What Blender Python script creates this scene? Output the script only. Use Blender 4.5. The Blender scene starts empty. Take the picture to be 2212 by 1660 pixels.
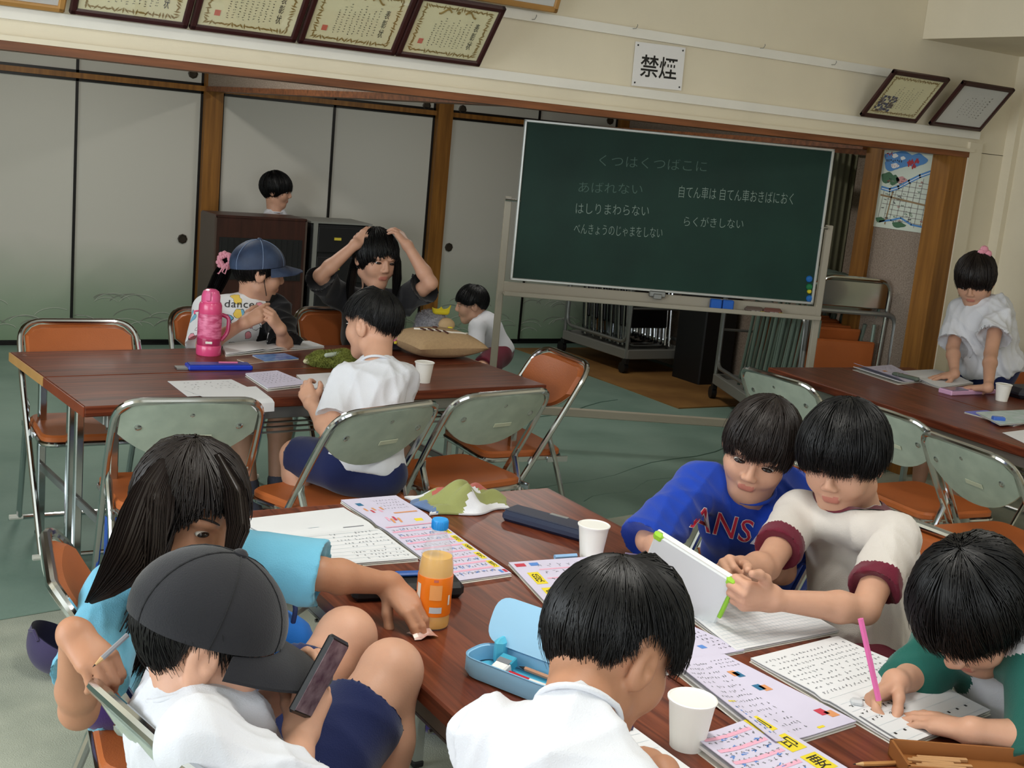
import bpy, math, random
import numpy as np
from mathutils import Vector, Matrix
random.seed(7); np.random.seed(7)
PI = math.pi
sc = bpy.context.scene
C = sc.collection

# ------------------------------------------------------------------ camera
F_PX, PITCH, ROLL, YAW, CAM_H = 2676.0, 0.1926, 0.0947, 0.5583, 1.625
def _rz(v):
    c, s = math.cos(YAW), math.sin(YAW)
    return Vector((c*v[0]+s*v[1], -s*v[0]+c*v[1], v[2]))
_f = Vector((0, math.cos(PITCH), -math.sin(PITCH)))
_r = Vector((1, 0, 0)); _d = Vector((0, -math.sin(PITCH), -math.cos(PITCH)))
_c, _s = math.cos(ROLL), math.sin(ROLL)
CX, CY, CF = _rz(_c*_r - _s*_d), _rz(_s*_r + _c*_d), _rz(_f)
CAM = Vector((0, 0, CAM_H))
cam = bpy.data.cameras.new('camera'); cam.sensor_width = 36; cam.sensor_fit = 'HORIZONTAL'
cam.lens = F_PX/2212*36; cam.clip_start = .05; cam.clip_end = 100
camo = bpy.data.objects.new('camera', cam); C.objects.link(camo); sc.camera = camo
camo.matrix_world = Matrix(((CX[0], -CY[0], -CF[0], CAM[0]), (CX[1], -CY[1], -CF[1], CAM[1]), (CX[2], -CY[2], -CF[2], CAM[2]), (0, 0, 0, 1)))

# ------------------------------------------------------------------ light
vs = sc.view_settings
vs.view_transform = 'Standard'; vs.look = 'None'; vs.exposure = 0.1; vs.gamma = 1.0; vs.use_curve_mapping = False
w = bpy.data.worlds.new('world'); sc.world = w; w.use_nodes = True
wn = w.node_tree.nodes; wn['Background'].inputs['Color'].default_value = (.82, .91, 1, 1); wn['Background'].inputs['Strength'].default_value = 1.1
def area(name, loc, target, sx, sy, power, col):
    l = bpy.data.lights.new(name, 'AREA'); l.shape = 'RECTANGLE'; l.size = sx; l.size_y = sy; l.energy = power; l.color = col
    o = bpy.data.objects.new(name, l); C.objects.link(o); o.location = loc
    o.rotation_euler = (Vector(target)-Vector(loc)).to_track_quat('-Z', 'Y').to_euler(); return o
area('daylight_window_left', (-2.62, 2.2, 1.55), (0, 2.2, 1.2), 3.6, 1.6, 115, (.88, .95, 1))
area('daylight_window_behind', (.2, -2.62, 1.55), (.2, 0, 1.2), 3.6, 1.6, 56, (.90, .96, 1))

# ------------------------------------------------------------------ helpers
def lin(c):
    return tuple(((x/255)/12.92 if x/255 <= .04045 else ((x/255+.055)/1.055)**2.4) for x in c)
def mat(name, col, rough=.6, metal=0.0, spec=.5, var=0.0, vscale=8.0, bump=0.0, bscale=60.0, stretch=(1, 1, 1), col2=None, trans=0, coat=0, sheen=0, alpha=1, dist=.3):
    m = bpy.data.materials.new(name); m.use_nodes = True
    nt = m.node_tree; b = nt.nodes['Principled BSDF']
    b.inputs['Base Color'].default_value = (*lin(col), 1); b.inputs['Roughness'].default_value = rough
    b.inputs['Metallic'].default_value = metal; b.inputs['Specular IOR Level'].default_value = spec
    b.inputs['Transmission Weight'].default_value = trans; b.inputs['Coat Weight'].default_value = coat
    b.inputs['Sheen Weight'].default_value = sheen; b.inputs['Alpha'].default_value = alpha
    if var or col2 or bump:
        tc = nt.nodes.new('ShaderNodeTexCoord'); mp = nt.nodes.new('ShaderNodeMapping'); mp.inputs['Scale'].default_value = stretch
        nt.links.new(tc.outputs['Object'], mp.inputs['Vector'])
    if var or col2:
        n = nt.nodes.new('ShaderNodeTexNoise'); n.inputs['Scale'].default_value = vscale; n.inputs['Detail'].default_value = 5
        nt.links.new(mp.outputs[0], n.inputs['Vector'])
        r = nt.nodes.new('ShaderNodeValToRGB'); a = lin(col); e = lin(col2) if col2 else tuple(x*(1-var) for x in a)
        r.color_ramp.elements[0].position = .5-dist*.6; r.color_ramp.elements[1].position = .5+dist*.6
        r.color_ramp.elements[0].color = (*e, 1); r.color_ramp.elements[1].color = (*a, 1)
        nt.links.new(n.outputs['Fac'], r.inputs[0]); nt.links.new(r.outputs[0], b.inputs['Base Color'])
    if bump:
        n2 = nt.nodes.new('ShaderNodeTexNoise'); n2.inputs['Scale'].default_value = bscale; n2.inputs['Detail'].default_value = 4
        nt.links.new(mp.outputs[0], n2.inputs['Vector'])
        bm = nt.nodes.new('ShaderNodeBump'); bm.inputs['Strength'].default_value = bump; bm.inputs['Distance'].default_value = .004
        nt.links.new(n2.outputs['Fac'], bm.inputs['Height']); nt.links.new(bm.outputs[0], b.inputs['Normal'])
    return m

class MB:
    def __init__(s): s.v = []; s.f = []; s.m = []; s.M = Matrix.Identity(4)
    def add(s, vs_, fs, m=0):
        o = len(s.v); M = s.M
        s.v += [tuple(M @ Vector(p)) for p in vs_]; s.f += [tuple(i+o for i in f) for f in fs]; s.m += [m]*len(fs); return s
    def box(s, c, size, rot=None, bev=0.0, m=0):
        x, y, z = [a/2 for a in size]; R = rot.to_3x3() if rot else Matrix.Identity(3); c = Vector(c)
        if bev <= 0:
            P = [(sx*x, sy*y, sz*z) for sz in (-1, 1) for sy in (-1, 1) for sx in (-1, 1)]
            F = [(0, 2, 3, 1), (4, 5, 7, 6), (0, 1, 5, 4), (2, 6, 7, 3), (0, 4, 6, 2), (1, 3, 7, 5)]
        else:
            b = min(bev, x*.99, y*.99, z*.99); P = []; idx = {}
            for sx in (-1, 1):
                for sy in (-1, 1):
                    for sz in (-1, 1):
                        for k, p in enumerate(((sx*x, sy*(y-b), sz*(z-b)), (sx*(x-b), sy*y, sz*(z-b)), (sx*(x-b), sy*(y-b), sz*z))):
                            idx[(sx, sy, sz, k)] = len(P); P.append(p)
            F = []
            for a in (-1, 1):
                F += [[idx[(a, i, j, 0)] for i, j in ((-1, -1), (1, -1), (1, 1), (-1, 1))], [idx[(i, a, j, 1)] for i, j in ((-1, -1), (1, -1), (1, 1), (-1, 1))], [idx[(i, j, a, 2)] for i, j in ((-1, -1), (1, -1), (1, 1), (-1, 1))]]
                for e in (-1, 1):
                    F += [[idx[(a, e, -1, 0)], idx[(a, e, 1, 0)], idx[(a, e, 1, 1)], idx[(a, e, -1, 1)]], [idx[(a, -1, e, 0)], idx[(a, 1, e, 0)], idx[(a, 1, e, 2)], idx[(a, -1, e, 2)]], [idx[(-1, a, e, 1)], idx[(1, a, e, 1)], idx[(1, a, e, 2)], idx[(-1, a, e, 2)]]]
                    for g in (-1, 1): F.append([idx[(a, e, g, k)] for k in range(3)])
            FF = []
            for f in F:
                q = [Vector(P[i]) for i in f]; n = (q[1]-q[0]).cross(q[2]-q[0]); cen = sum(q, Vector())/len(q)
                FF.append(tuple(f) if n.dot(cen) > 0 else tuple(reversed(f)))
            F = FF
        return s.add([c + R @ Vector(p) for p in P], F, m)
    def tube(s, pts, r, n=8, closed=False, m=0, cap=True):
        pts = [Vector(p) for p in pts]; N = len(pts); rs = r if isinstance(r, (list, tuple)) else [r]*N
        V = []; F = []; t0 = (pts[1]-pts[0]).normalized()
        u = t0.orthogonal().normalized()
        for i in range(N):
            if closed: t = (pts[(i+1) % N]-pts[i-1]).normalized()
            else: t = (pts[min(i+1, N-1)]-pts[max(i-1, 0)]).normalized()
            u = (u - t*u.dot(t)).normalized(); w_ = t.cross(u)
            V += [pts[i] + (u*math.cos(2*PI*k/n) + w_*math.sin(2*PI*k/n))*rs[i] for k in range(n)]
        for i in range(N if closed else N-1):
            j = (i+1) % N
            F += [(i*n+k, i*n+(k+1) % n, j*n+(k+1) % n, j*n+k) for k in range(n)]
        if cap and not closed: F += [tuple(range(n-1, -1, -1)), tuple((N-1)*n+k for k in range(n))]
        return s.add(V, F, m)
    def lathe(s, prof, n=24, c=(0, 0, 0), m=0, M=None):
        V = []; F = []; c = Vector(c)
        for r, z in prof: V += [Vector((r*math.cos(2*PI*k/n), r*math.sin(2*PI*k/n), z)) for k in range(n)]
        if M: V = [M @ p for p in V]
        V = [p + c for p in V]
        for i in range(len(prof)-1): F += [(i*n+k, i*n+(k+1) % n, (i+1)*n+(k+1) % n, (i+1)*n+k) for k in range(n)]
        if prof[0][0] > 1e-6: F.append(tuple(range(n-1, -1, -1)))
        if prof[-1][0] > 1e-6: F.append(tuple((len(prof)-1)*n+k for k in range(n)))
        return s.add(V, F, m)
    def prism(s, poly, h0, h1, m=0, M=None):
        n = len(poly); V = [Vector((x, y, h0)) for x, y in poly] + [Vector((x, y, h1)) for x, y in poly]
        if M: V = [M @ p for p in V]
        return s.add(V, [tuple(range(n-1, -1, -1)), tuple(range(n, 2*n))] + [(i, (i+1) % n, n+(i+1) % n, n+i) for i in range(n)], m)
    def grid(s, P, m=0, closed=False):
        nu = len(P); nv = len(P[0]); V = [p for row in P for p in row]
        return s.add(V, [(i*nv+j, ((i+1) % nu)*nv+j, ((i+1) % nu)*nv+j+1, i*nv+j+1) for i in range(nu if closed else nu-1) for j in range(nv-1)], m)
    def slab(s, P, t, m=0):
        # sheet P[i][j] thickened by t along -z
        nu, nv = len(P), len(P[0]); s.grid(P, m); Q = [[Vector(p)-Vector((0, 0, t)) for p in reversed(r)] for r in P]; s.grid(Q, m)
        ring = [P[i][0] for i in range(nu)] + [P[-1][j] for j in range(1, nv)] + [P[i][-1] for i in range(nu-2, -1, -1)] + [P[0][j] for j in range(nv-2, 0, -1)]
        n = len(ring); return s.add([Vector(p) for p in ring]+[Vector(p)-Vector((0, 0, t)) for p in ring], [(i, n+i, n+(i+1) % n, (i+1) % n) for i in range(n)], m)
    def build(s, name, mats, parent=None, smooth=35):
        me = bpy.data.meshes.new(name); me.from_pydata(s.v, [], s.f)
        for k in (mats if isinstance(mats, (list, tuple)) else [mats]): me.materials.append(k)
        me.polygons.foreach_set('material_index', s.m)
        if smooth: me.shade_smooth(); me.set_sharp_from_angle(angle=math.radians(smooth))
        me.update(); return link(name, me, parent)
def link(name, me, parent=None):
    o = bpy.data.objects.new(name, me); C.objects.link(o)
    if parent: o.parent = parent
    return o
def thing(name, label, cat, loc=(0, 0, 0), rz=0, group=None, rot=None):
    o = bpy.data.objects.new(name, None); C.objects.link(o); o.empty_display_size = .05
    o.location = loc; o.rotation_euler = rot if rot else (0, 0, rz); return tag(o, label, cat, group)
def tag(o, label, cat, group=None):
    o['label'] = label; o['category'] = cat
    if group: o['group'] = group
    return o
def struct(o, label=None):
    o['kind'] = 'structure'
    if label: o['label'] = label
    return o
def dup(root, label=None, loc=None, rz=None, group=None, parent=None):
    r = root.copy(); C.objects.link(r)
    if parent: r.parent = parent
    if loc is not None: r.location = loc
    if rz is not None: r.rotation_euler = (0, 0, rz)
    if label: r['label'] = label
    if group: r['group'] = group
    for ch in root.children: dup(ch, parent=r)
    return r
def fillet(pts, r, n=5, closed=False):
    pts = [Vector(p) for p in pts]; out = []; N = len(pts)
    for i in range(N):
        if not closed and i in (0, N-1): out.append(pts[i]); continue
        p, a, b = pts[i], pts[i-1], pts[(i+1) % N]
        da, db = (a-p), (b-p); rr = min(r, da.length*.49, db.length*.49); A = p+da.normalized()*rr; B = p+db.normalized()*rr
        for k in range(n+1):
            t = k/n; out.append(A*(1-t)**2 + p*2*t*(1-t) + B*t*t)
    return out
def Rz(a): return Matrix.Rotation(a, 4, 'Z')
def Rx(a): return Matrix.Rotation(a, 4, 'X')
def Ry(a): return Matrix.Rotation(a, 4, 'Y')
def Tr(x, y, z): return Matrix.Translation((x, y, z))
def text_mesh(s, size, align='CENTER', thin=0.0, ext=0.0, spacing=1.0):
    cu = bpy.data.curves.new('t', 'FONT'); cu.body = s; cu.size = size; cu.align_x = align; cu.align_y = 'CENTER'; cu.offset = thin; cu.extrude = ext; cu.resolution_u = 3; cu.space_character = spacing
    o = bpy.data.objects.new('t', cu); C.objects.link(o); dg = bpy.context.evaluated_depsgraph_get()
    me = bpy.data.meshes.new_from_object(o.evaluated_get(dg)); bpy.data.objects.remove(o); bpy.data.curves.remove(cu); return me
def add_text(mb, s, size, M, m=0, **k):
    me = text_mesh(s, size, **k); mb.add([M @ v.co for v in me.vertices], [tuple(p.vertices) for p in me.polygons], m); bpy.data.meshes.remove(me)
def ray(px, py): return CX*((px-1106)/F_PX) + CY*((py-830)/F_PX) + CF
def at(px, py, z): v = ray(px, py); return CAM + v*((z-CAM_H)/v.z)      # point of height z seen at a pixel
def atd(px, py, d): return CAM + ray(px, py)*d
# ------------------------------------------------------------------ materials
def node_mat(name, build):
    m = bpy.data.materials.new(name); m.use_nodes = True; nt = m.node_tree; b = nt.nodes['Principled BSDF']
    build(nt, b, nt.nodes.new, nt.links.new); return m
def wood_table(nt, b, N, L):
    tc = N('ShaderNodeTexCoord'); mp = N('ShaderNodeMapping'); mp.inputs['Scale'].default_value = (.55, 9, 9); L(tc.outputs['Object'], mp.inputs['Vector'])
    n = N('ShaderNodeTexNoise'); n.inputs['Scale'].default_value = 5; n.inputs['Detail'].default_value = 8; n.inputs['Distortion'].default_value = 1.2; L(mp.outputs[0], n.inputs['Vector'])
    r = N('ShaderNodeValToRGB'); e = r.color_ramp.elements; e[0].position = .3; e[0].color = (*lin((70, 31, 20)), 1); e[1].position = .72; e[1].color = (*lin((132, 70, 46)), 1)
    k = e.new(.5); k.color = (*lin((104, 50, 32)), 1); L(n.outputs['Fac'], r.inputs[0]); L(r.outputs[0], b.inputs['Base Color'])
    b.inputs['Roughness'].default_value = .33; b.inputs['Specular IOR Level'].default_value = .28
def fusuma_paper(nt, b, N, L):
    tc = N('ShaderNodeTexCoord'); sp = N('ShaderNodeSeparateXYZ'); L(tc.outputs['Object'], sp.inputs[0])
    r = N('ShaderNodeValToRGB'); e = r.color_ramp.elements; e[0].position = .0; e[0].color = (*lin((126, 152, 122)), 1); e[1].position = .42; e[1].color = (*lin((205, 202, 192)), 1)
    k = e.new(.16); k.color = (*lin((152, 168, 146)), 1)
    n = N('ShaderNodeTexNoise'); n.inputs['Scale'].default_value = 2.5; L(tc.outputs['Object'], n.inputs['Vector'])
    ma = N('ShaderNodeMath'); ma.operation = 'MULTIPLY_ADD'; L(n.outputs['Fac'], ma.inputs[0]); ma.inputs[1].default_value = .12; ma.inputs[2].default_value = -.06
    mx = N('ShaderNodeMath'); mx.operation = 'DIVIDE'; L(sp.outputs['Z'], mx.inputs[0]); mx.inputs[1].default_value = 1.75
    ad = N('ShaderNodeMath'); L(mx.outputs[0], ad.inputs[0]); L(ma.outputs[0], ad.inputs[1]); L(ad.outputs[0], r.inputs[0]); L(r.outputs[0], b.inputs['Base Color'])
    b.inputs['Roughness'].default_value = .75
def speckle(nt, b, N, L):
    tc = N('ShaderNodeTexCoord'); n = N('ShaderNodeTexNoise'); n.inputs['Scale'].default_value = 130; n.inputs['Detail'].default_value = 3; L(tc.outputs['Object'], n.inputs['Vector'])
    r = N('ShaderNodeValToRGB'); e = r.color_ramp.elements; e[0].position = .3; e[0].color = (*lin((128, 112, 98)), 1); e[1].position = .75; e[1].color = (*lin((168, 152, 138)), 1)
    L(n.outputs['Fac'], r.inputs[0]); L(r.outputs[0], b.inputs['Base Color']); b.inputs['Roughness'].default_value = .95
M_TABLE = node_mat('table_laminate', wood_table)
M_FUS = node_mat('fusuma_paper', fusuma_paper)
M_SPECK = node_mat('speckled_wall_cloth', speckle)
M_CREAM = mat('cream_wall', (233, 222, 198), .8, var=.07, vscale=3, bump=.08, bscale=120)
M_WHITE_RAIL = mat('white_rail', (240, 236, 226), .6, var=.05, vscale=6)
M_POST = mat('brown_wood', (158, 106, 44), .45, col2=(124, 80, 30), vscale=4, stretch=(9, 9, .6))
M_BEAMW = mat('dark_wood', (140, 84, 48), .5, col2=(98, 56, 30), vscale=4, stretch=(.6, 9, 9))
M_BLACK = mat('black_lacquer', (16, 14, 14), .35)
M_CARPET = mat('grey_carpet', (176, 180, 164), .95, col2=(150, 156, 142), vscale=5, bump=.6, bscale=240)
M_GREEN = mat('green_sheet', (130, 154, 142), .5, spec=.4, col2=(110, 136, 124), vscale=2.2, bump=.25, bscale=30)
M_PLY = mat('plywood', (158, 116, 62), .6, col2=(120, 82, 40), vscale=3)
M_CHROME = mat('chrome', (205, 208, 210), .13, metal=1.0)
M_STEEL = mat('grey_steel', (150, 152, 150), .38, metal=.75)
M_PAINT = mat('grey_paint', (128, 128, 122), .5)
M_ORANGE = mat('orange_vinyl', (182, 98, 48), .38, var=.14, vscale=6, bump=.12, bscale=260)
M_PLATE = mat('green_grey_plate', (176, 188, 172), .42, col2=(158, 170, 156), vscale=14, spec=.4)
M_DARK = mat('black_plastic', (20, 20, 22), .5)
M_CURT = mat('green_curtain', (128, 126, 100), .85, var=.12, vscale=6)
M_PAPERW = mat('white_paper', (232, 232, 232), .7)
M_INK = mat('black_ink', (26, 24, 24), .6)

def sbox(name, lo, hi, m, label=None, bev=0):
    c = [(a+b)/2 for a, b in zip(lo, hi)]; mb = MB().box(c, [b-a for a, b in zip(lo, hi)], bev=bev)
    return struct(mb.build(name, m), label)
BY, FY, RX = 4.56, 8.57, 5.58        # beam plane, back wall of sliding doors, right end of the beam
# floor: grey carpet with a green sheet laid over the far part and plywood under the trolleys
sbox('floor', (-2.6, -2.6, -.1), (7.2, 9.6, 0), M_CARPET, 'pale grey carpet floor')
g = MB(); nu, nv = 70, 44; P = []
for i in range(nu+1):
    row = []
    for j in range(nv+1):
        x = -2.55+i*9.7/nu; y0 = 3.94+.148*(x-.65)-.02; y = y0+(FY-.02-y0)*j/nv
        row.append(Vector((x, y, .004+.0015*math.sin(x*2.1+y*1.3)+.001*math.sin(y*5+x))))
    P.append(row)
g.slab(list(reversed(P)), .004); gs = struct(g.build('floor_green_sheet', M_GREEN), 'green floor sheet laid over the carpet')
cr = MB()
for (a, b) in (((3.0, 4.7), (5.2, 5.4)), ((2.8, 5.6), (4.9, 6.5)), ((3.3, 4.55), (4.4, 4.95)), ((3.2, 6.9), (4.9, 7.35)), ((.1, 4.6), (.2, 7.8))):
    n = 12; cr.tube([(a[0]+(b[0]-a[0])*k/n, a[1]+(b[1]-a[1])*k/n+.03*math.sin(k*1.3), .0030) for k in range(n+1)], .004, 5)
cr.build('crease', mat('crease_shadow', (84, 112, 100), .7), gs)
sbox('floor_plywood', (5.18, 6.2, .001), (6.1, 8.3, .012), M_PLY, 'plywood sheet on the floor under the chair trolleys')
# back wall with sliding doors
sbox('wall_back', (-2.6, FY+.06, 0), (6.3, FY+.16, 2.7), M_SPECK)
sbox('trim_1', (-2.6, FY-.03, 1.765), (6.2, FY+.05, 1.80), M_POST, 'brown lintel over the sliding doors')
sbox('trim_2', (-2.6, FY-.03, 0.0), (6.2, FY+.05, .02), M_BLACK, 'dark sill under the sliding doors')
for k, x in enumerate((.80, 2.71, 4.50, 6.2)):
    sbox('trim_%d' % (3+k), (x-.062, FY-.06, 0), (x+.062, FY+.06, 2.5), M_POST, 'brown wooden post between sliding doors')
def sliding_door(x0, x1, z0, z1, y, n, handle=None, hills=True):
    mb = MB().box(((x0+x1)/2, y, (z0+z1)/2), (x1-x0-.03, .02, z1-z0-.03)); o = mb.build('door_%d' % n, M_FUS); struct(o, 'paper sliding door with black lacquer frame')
    f = MB(); b = .018
    f.box(((x0+x1)/2, y-.004, z0+b/2), (x1-x0, .03, b)); f.box(((x0+x1)/2, y-.004, z1-b/2), (x1-x0, .03, b))
    f.box((x0+b/2, y-.004, (z0+z1)/2), (b, .03, z1-z0)); f.box((x1-b/2, y-.004, (z0+z1)/2), (b, .03, z1-z0)); f.build('door_frame', M_BLACK, o)
    if handle:
        h = MB(); Mx = Tr(handle[0], y-.013, handle[1]) @ Rx(PI/2); h.M = Mx
        h.lathe([(.034, 0), (.034, .006), (.028, .008), (.026, .002), (.0, .001)], 8); h.build('door_pull', mat('bronze', (66, 58, 48), .45, metal=.4), o)
    if hills:
        a = MB(); rnd = random.Random(n*5+1)
        for (bx, bz, cnt) in ((.3, .30, 7), (.62, .12, 6), (.2, .10, 5)):
            for q in range(cnt):
                cx_ = x0+(x1-x0)*(bx+rnd.uniform(-.14, .26)); cz = z0+bz*1.7*.55+rnd.uniform(-.05, .05); rr = rnd.uniform(.07, .15)
                pts = [(cx_+rr*math.cos(t), y-.0125, cz+.55*rr*math.sin(t)) for t in np.linspace(.35, PI-.35, 13)]
                pts = [p for p in pts if x0+.03 < p[0] < x1-.03]
                if len(pts) > 2: a.tube(pts, .0022, 4, m=q % 2)
        a.build('hill_print', [M_HILL, M_HILL2], o)
M_HILL = mat('hill_ink', (150, 152, 142), .8); M_HILL2 = mat('hill_chalk', (196, 200, 188), .8)
nd = 1
xs = [(-.12, .74), (.862, 1.82), (1.80, 2.65), (2.772, 3.62), (3.585, 4.44), (4.562, 5.37), (5.345, 6.14)]
for k, (a, b) in enumerate(xs):
    hp = {2: (2.335+.21, .75), 5: (4.64, .77)}.get(k)
    sliding_door(a, b, .02, 1.765, FY-.005 if k % 2 else FY+.012, nd, hp); nd += 1
for k, (a, b) in enumerate(xs):
    hp = {2: (2.57, 1.875), 5: (4.66, 1.83), 4: (4.36, 1.83), 6: (6.06, 1.87)}.get(k)
    sliding_door(a, b, 1.80, 2.32, FY-.005 if k % 2 else FY+.012, nd, hp, False); nd += 1
# the big lintel beam (cream) with rails
sbox('wall_beam', (-2.6, BY, 1.797), (RX+.35, BY+.12, 2.75), M_CREAM, 'cream wall above the wide opening')
sbox('trim_7', (-2.6, BY-.02, 1.768), (RX, BY+.14, 1.797), M_BEAMW, 'brown lintel under the cream wall')
sbox('trim_8', (-2.6, BY-.028, 1.797), (RX+.03, BY, 1.815), M_CREAM)
sbox('trim_9', (-2.6, BY-.022, 1.868), (RX+.06, BY, 1.907), M_WHITE_RAIL, 'white picture rail, lower')
sbox('trim_10', (-2.6, BY-.022, 2.118), (RX-.28, BY, 2.158), M_WHITE_RAIL, 'white picture rail, upper')
sbox('trim_11', (RX-.125, BY-.01, 0), (RX, BY+.115, 1.775), M_POST, 'brown wooden post at the end of the opening')
# hanging partition from the first post to the beam
sbox('wall_hanging', (2.66, BY+.12, 1.80), (2.76, FY-.06, 2.6), M_SPECK)
sbox('trim_12', (2.648, BY+.12, 1.768), (2.772, FY-.06, 1.80), M_BEAMW)
# right side of the back room
sbox('wall_stub', (5.53, BY+.115, 0), (5.60, 5.10, 2.6), M_SPECK, 'speckled cloth wall with the map poster')
sbox('trim_13', (5.505, 5.085, 0), (5.625, 5.20, 2.6), M_POST, 'brown post beside the dark opening')
sbox('trim_14', (5.50, BY+.115, 1.775), (5.53, 5.09, 1.80), M_BEAMW)
sbox('wall_alcove', (6.22, 5.2, 0), (6.32, FY+.05, 2.6), M_SPECK)
sbox('trim_15', (6.17, 5.2, 1.75), (6.22, FY, 1.80), M_BEAMW)
sbox('wall_alcove_end', (5.59, 5.16, 0), (6.32, 5.2, 2.6), mat('alcove_black', (14, 14, 16), .9))  # end wall in one plain black colour
sbox('trim_16', (5.47, 5.2, 1.768), (5.59, FY-.06, 1.80), M_BEAMW)
# right front wall, corner, curtain
sbox('wall_corner', (RX, BY, 0), (6.0, BY+.12, 1.80), M_CREAM)
sbox('trim_17', (RX, BY-.018, 0), (RX+.10, BY, 1.85), M_CREAM)
sbox('wall_right', (5.92, -2.6, 0), (6.04, BY+.12, 2.75), M_CREAM)
sbox('trim_18', (5.88, BY-.06, 0), (5.93, BY, 2.4), M_CREAM)
sbox('wall_soffit', (5.107, -2.6, 2.33), (5.93, BY-.001, 2.75), M_CREAM, 'boxed soffit under the ceiling')
sbox('ceiling', (-2.6, -2.6, 2.75), (6.4, BY+.12, 2.85), mat('ceiling_board', (236, 232, 222), .9))
sbox('ceiling_back', (-2.6, BY+.12, 2.5), (6.4, FY+.2, 2.6), mat('ceiling_wood', (150, 120, 84), .8))
# window walls out of view, with openings for the daylight
def window_wall(name, axis, pos, a0, a1, openings, wn0):
    m = M_CREAM; z0, z1 = .75, 2.35; prev = a0; parts = []
    for (o0, o1) in openings + [(a1, a1)]:
        parts.append((prev, o0, 0, 2.75)); prev = o1
        if o1 > o0: parts += [(o0, o1, 0, z0), (o0, o1, z1, 2.75)]
    mb = MB()
    for (p, q, e, h) in parts:
        if q-p < 1e-4: continue
        c = ((p+q)/2, (e+h)/2)
        mb.box((pos, c[0], c[1]) if axis == 'x' else (c[0], pos, c[1]), (.12, q-p, h-e) if axis == 'x' else (q-p, .12, h-e))
    struct(mb.build(name, m))
    for k, (o0, o1) in enumerate(openings):
        fr = MB(); n = 2
        for i in range(n+1):
            u = o0+(o1-o0)*i/n; fr.box((pos, u, (z0+z1)/2) if axis == 'x' else (u, pos, (z0+z1)/2), (.05, .05, z1-z0))
        for z in (z0, z1): fr.box((pos, (o0+o1)/2, z) if axis == 'x' else ((o0+o1)/2, pos, z), (.05, o1-o0, .05) if axis == 'x' else (o1-o0, .05, .05))
        struct(fr.build('window_%d' % (wn0+k), mat('aluminium', (190, 192, 194), .35, metal=.8)), 'aluminium window frame')
window_wall('wall_left', 'x', -2.5, -2.6, FY+.1, [(.4, 4.0)], 1)
window_wall('wall_behind', 'y', -2.5, -2.6, 6.0, [(-1.6, 2.0)], 2)

# fluorescent ceiling fixtures, out of view above; the back-room pair is added fill
def ceiling_lamp(x, y, z, power, label):
    t = thing('ceiling_light', label, 'ceiling light', (x, y, z), 0, 'fluorescent ceiling lights')
    MB().box((0, 0, .03), (.25, 1.25, .05), bev=.01).build('housing', M_WHITE_RAIL, t)
    for k in (-.06, .06): MB().tube([(k, -.58, -.012), (k, .58, -.012)], .015, 10).build('tube', M_TUBE, t)
    l = bpy.data.lights.new('tube_light', 'AREA'); l.shape = 'RECTANGLE'; l.size = .2; l.size_y = 1.2; l.energy = power; l.color = (1, .97, .90)
    o = bpy.data.objects.new('tube_light', l); C.objects.link(o); o.parent = t; o.location = (0, 0, -.035)
M_TUBE = mat('glowing_tube', (255, 250, 240), .4); _b = M_TUBE.node_tree.nodes['Principled BSDF']; _b.inputs['Emission Color'].default_value = (1, .97, .9, 1); _b.inputs['Emission Strength'].default_value = 2.0
ceiling_lamp(1.2, 1.6, 2.69, 24, 'fluorescent ceiling light over the foreground table')
ceiling_lamp(3.6, 1.6, 2.69, 13, 'fluorescent ceiling light near the right table')
ceiling_lamp(1.6, 6.6, 2.44, 21, 'added fluorescent fill light in the back room, left')  # unseen lamp, added to brighten the sliding doors and far floor
ceiling_lamp(4.2, 6.4, 2.44, 17, 'added fluorescent fill light in the back room, right')  # second added lamp, lifts the right half of the back room
# ------------------------------------------------------------------ folding tables
M_EDGE_TAN = mat('tan_edge', (196, 148, 88), .5, var=.15, vscale=10)
M_EDGE_RED = mat('red_edge', (134, 64, 38), .4, var=.2, vscale=12)
M_BLUEFILM = mat('blue_film', (30, 84, 190), .25, coat=.4)
def table(label, loc, rz, endm, film=False, L=1.8, W=.45):
    t = thing('folding_table', label, 'table', (loc[0], loc[1], 0), rz, 'brown folding tables')
    MB().box((L/2, W/2, .6825), (L-.004, W-.004, .035), bev=.004).build('tabletop', M_TABLE, t)
    for x in (.0005, L-.0005): MB().box((x, W/2, .6825), (.004, W-.006, .032)).build('edge_band', endm, t)
    r = MB()
    for y in (.035, W-.035): r.box((L/2, y, .643), (L-.16, .022, .044), bev=.003)
    for x in (.09, L-.09): r.box((x, W/2, .645), (.03, W-.09, .04), bev=.003)
    r.build('apron_rail', M_STEEL, t)
    for sx, x in ((1, .11), (-1, L-.11)):
        for y in (.045, W-.045):
            l = MB().box((x, y, .32), (.028, .028, .61), bev=.004).box((x, y, .645), (.05, .006, .07)); lo = l.build('leg', M_CHROME, t)
            MB().box((x, y, .009), (.032, .032, .018), bev=.004).build('foot_cap', M_DARK, lo)
            if film and y < .1 and sx > 0: MB().box((x, y, .17), (.031, .031, .30)).build('blue_film', M_BLUEFILM, lo)
            MB().tube([(x, y, .60), (x+sx*.15, y, .52), (x+sx*.30, y, .625)], .009, 6).build('brace', M_STEEL, t)
        MB().box((x, W/2, .27), (.018, W-.11, .03), bev=.003).build('crossbar', M_STEEL, t)
    s = MB()
    for k in range(5): y = .09+k*(W-.18)/4; s.tube(fillet([(.22, y, .62), (.26, y, .555), (L-.26, y, .555), (L-.22, y, .62)], .03, 3), .0045, 6)
    for x in (.35, L/2, L-.35): s.tube([(x, .08, .552), (x, W-.08, .552)], .0045, 6)
    s.build('wire_shelf', M_STEEL, t); return t
LT_O, LT_A = Vector((.86, 3.85, 0)), math.radians(4.5)
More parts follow.
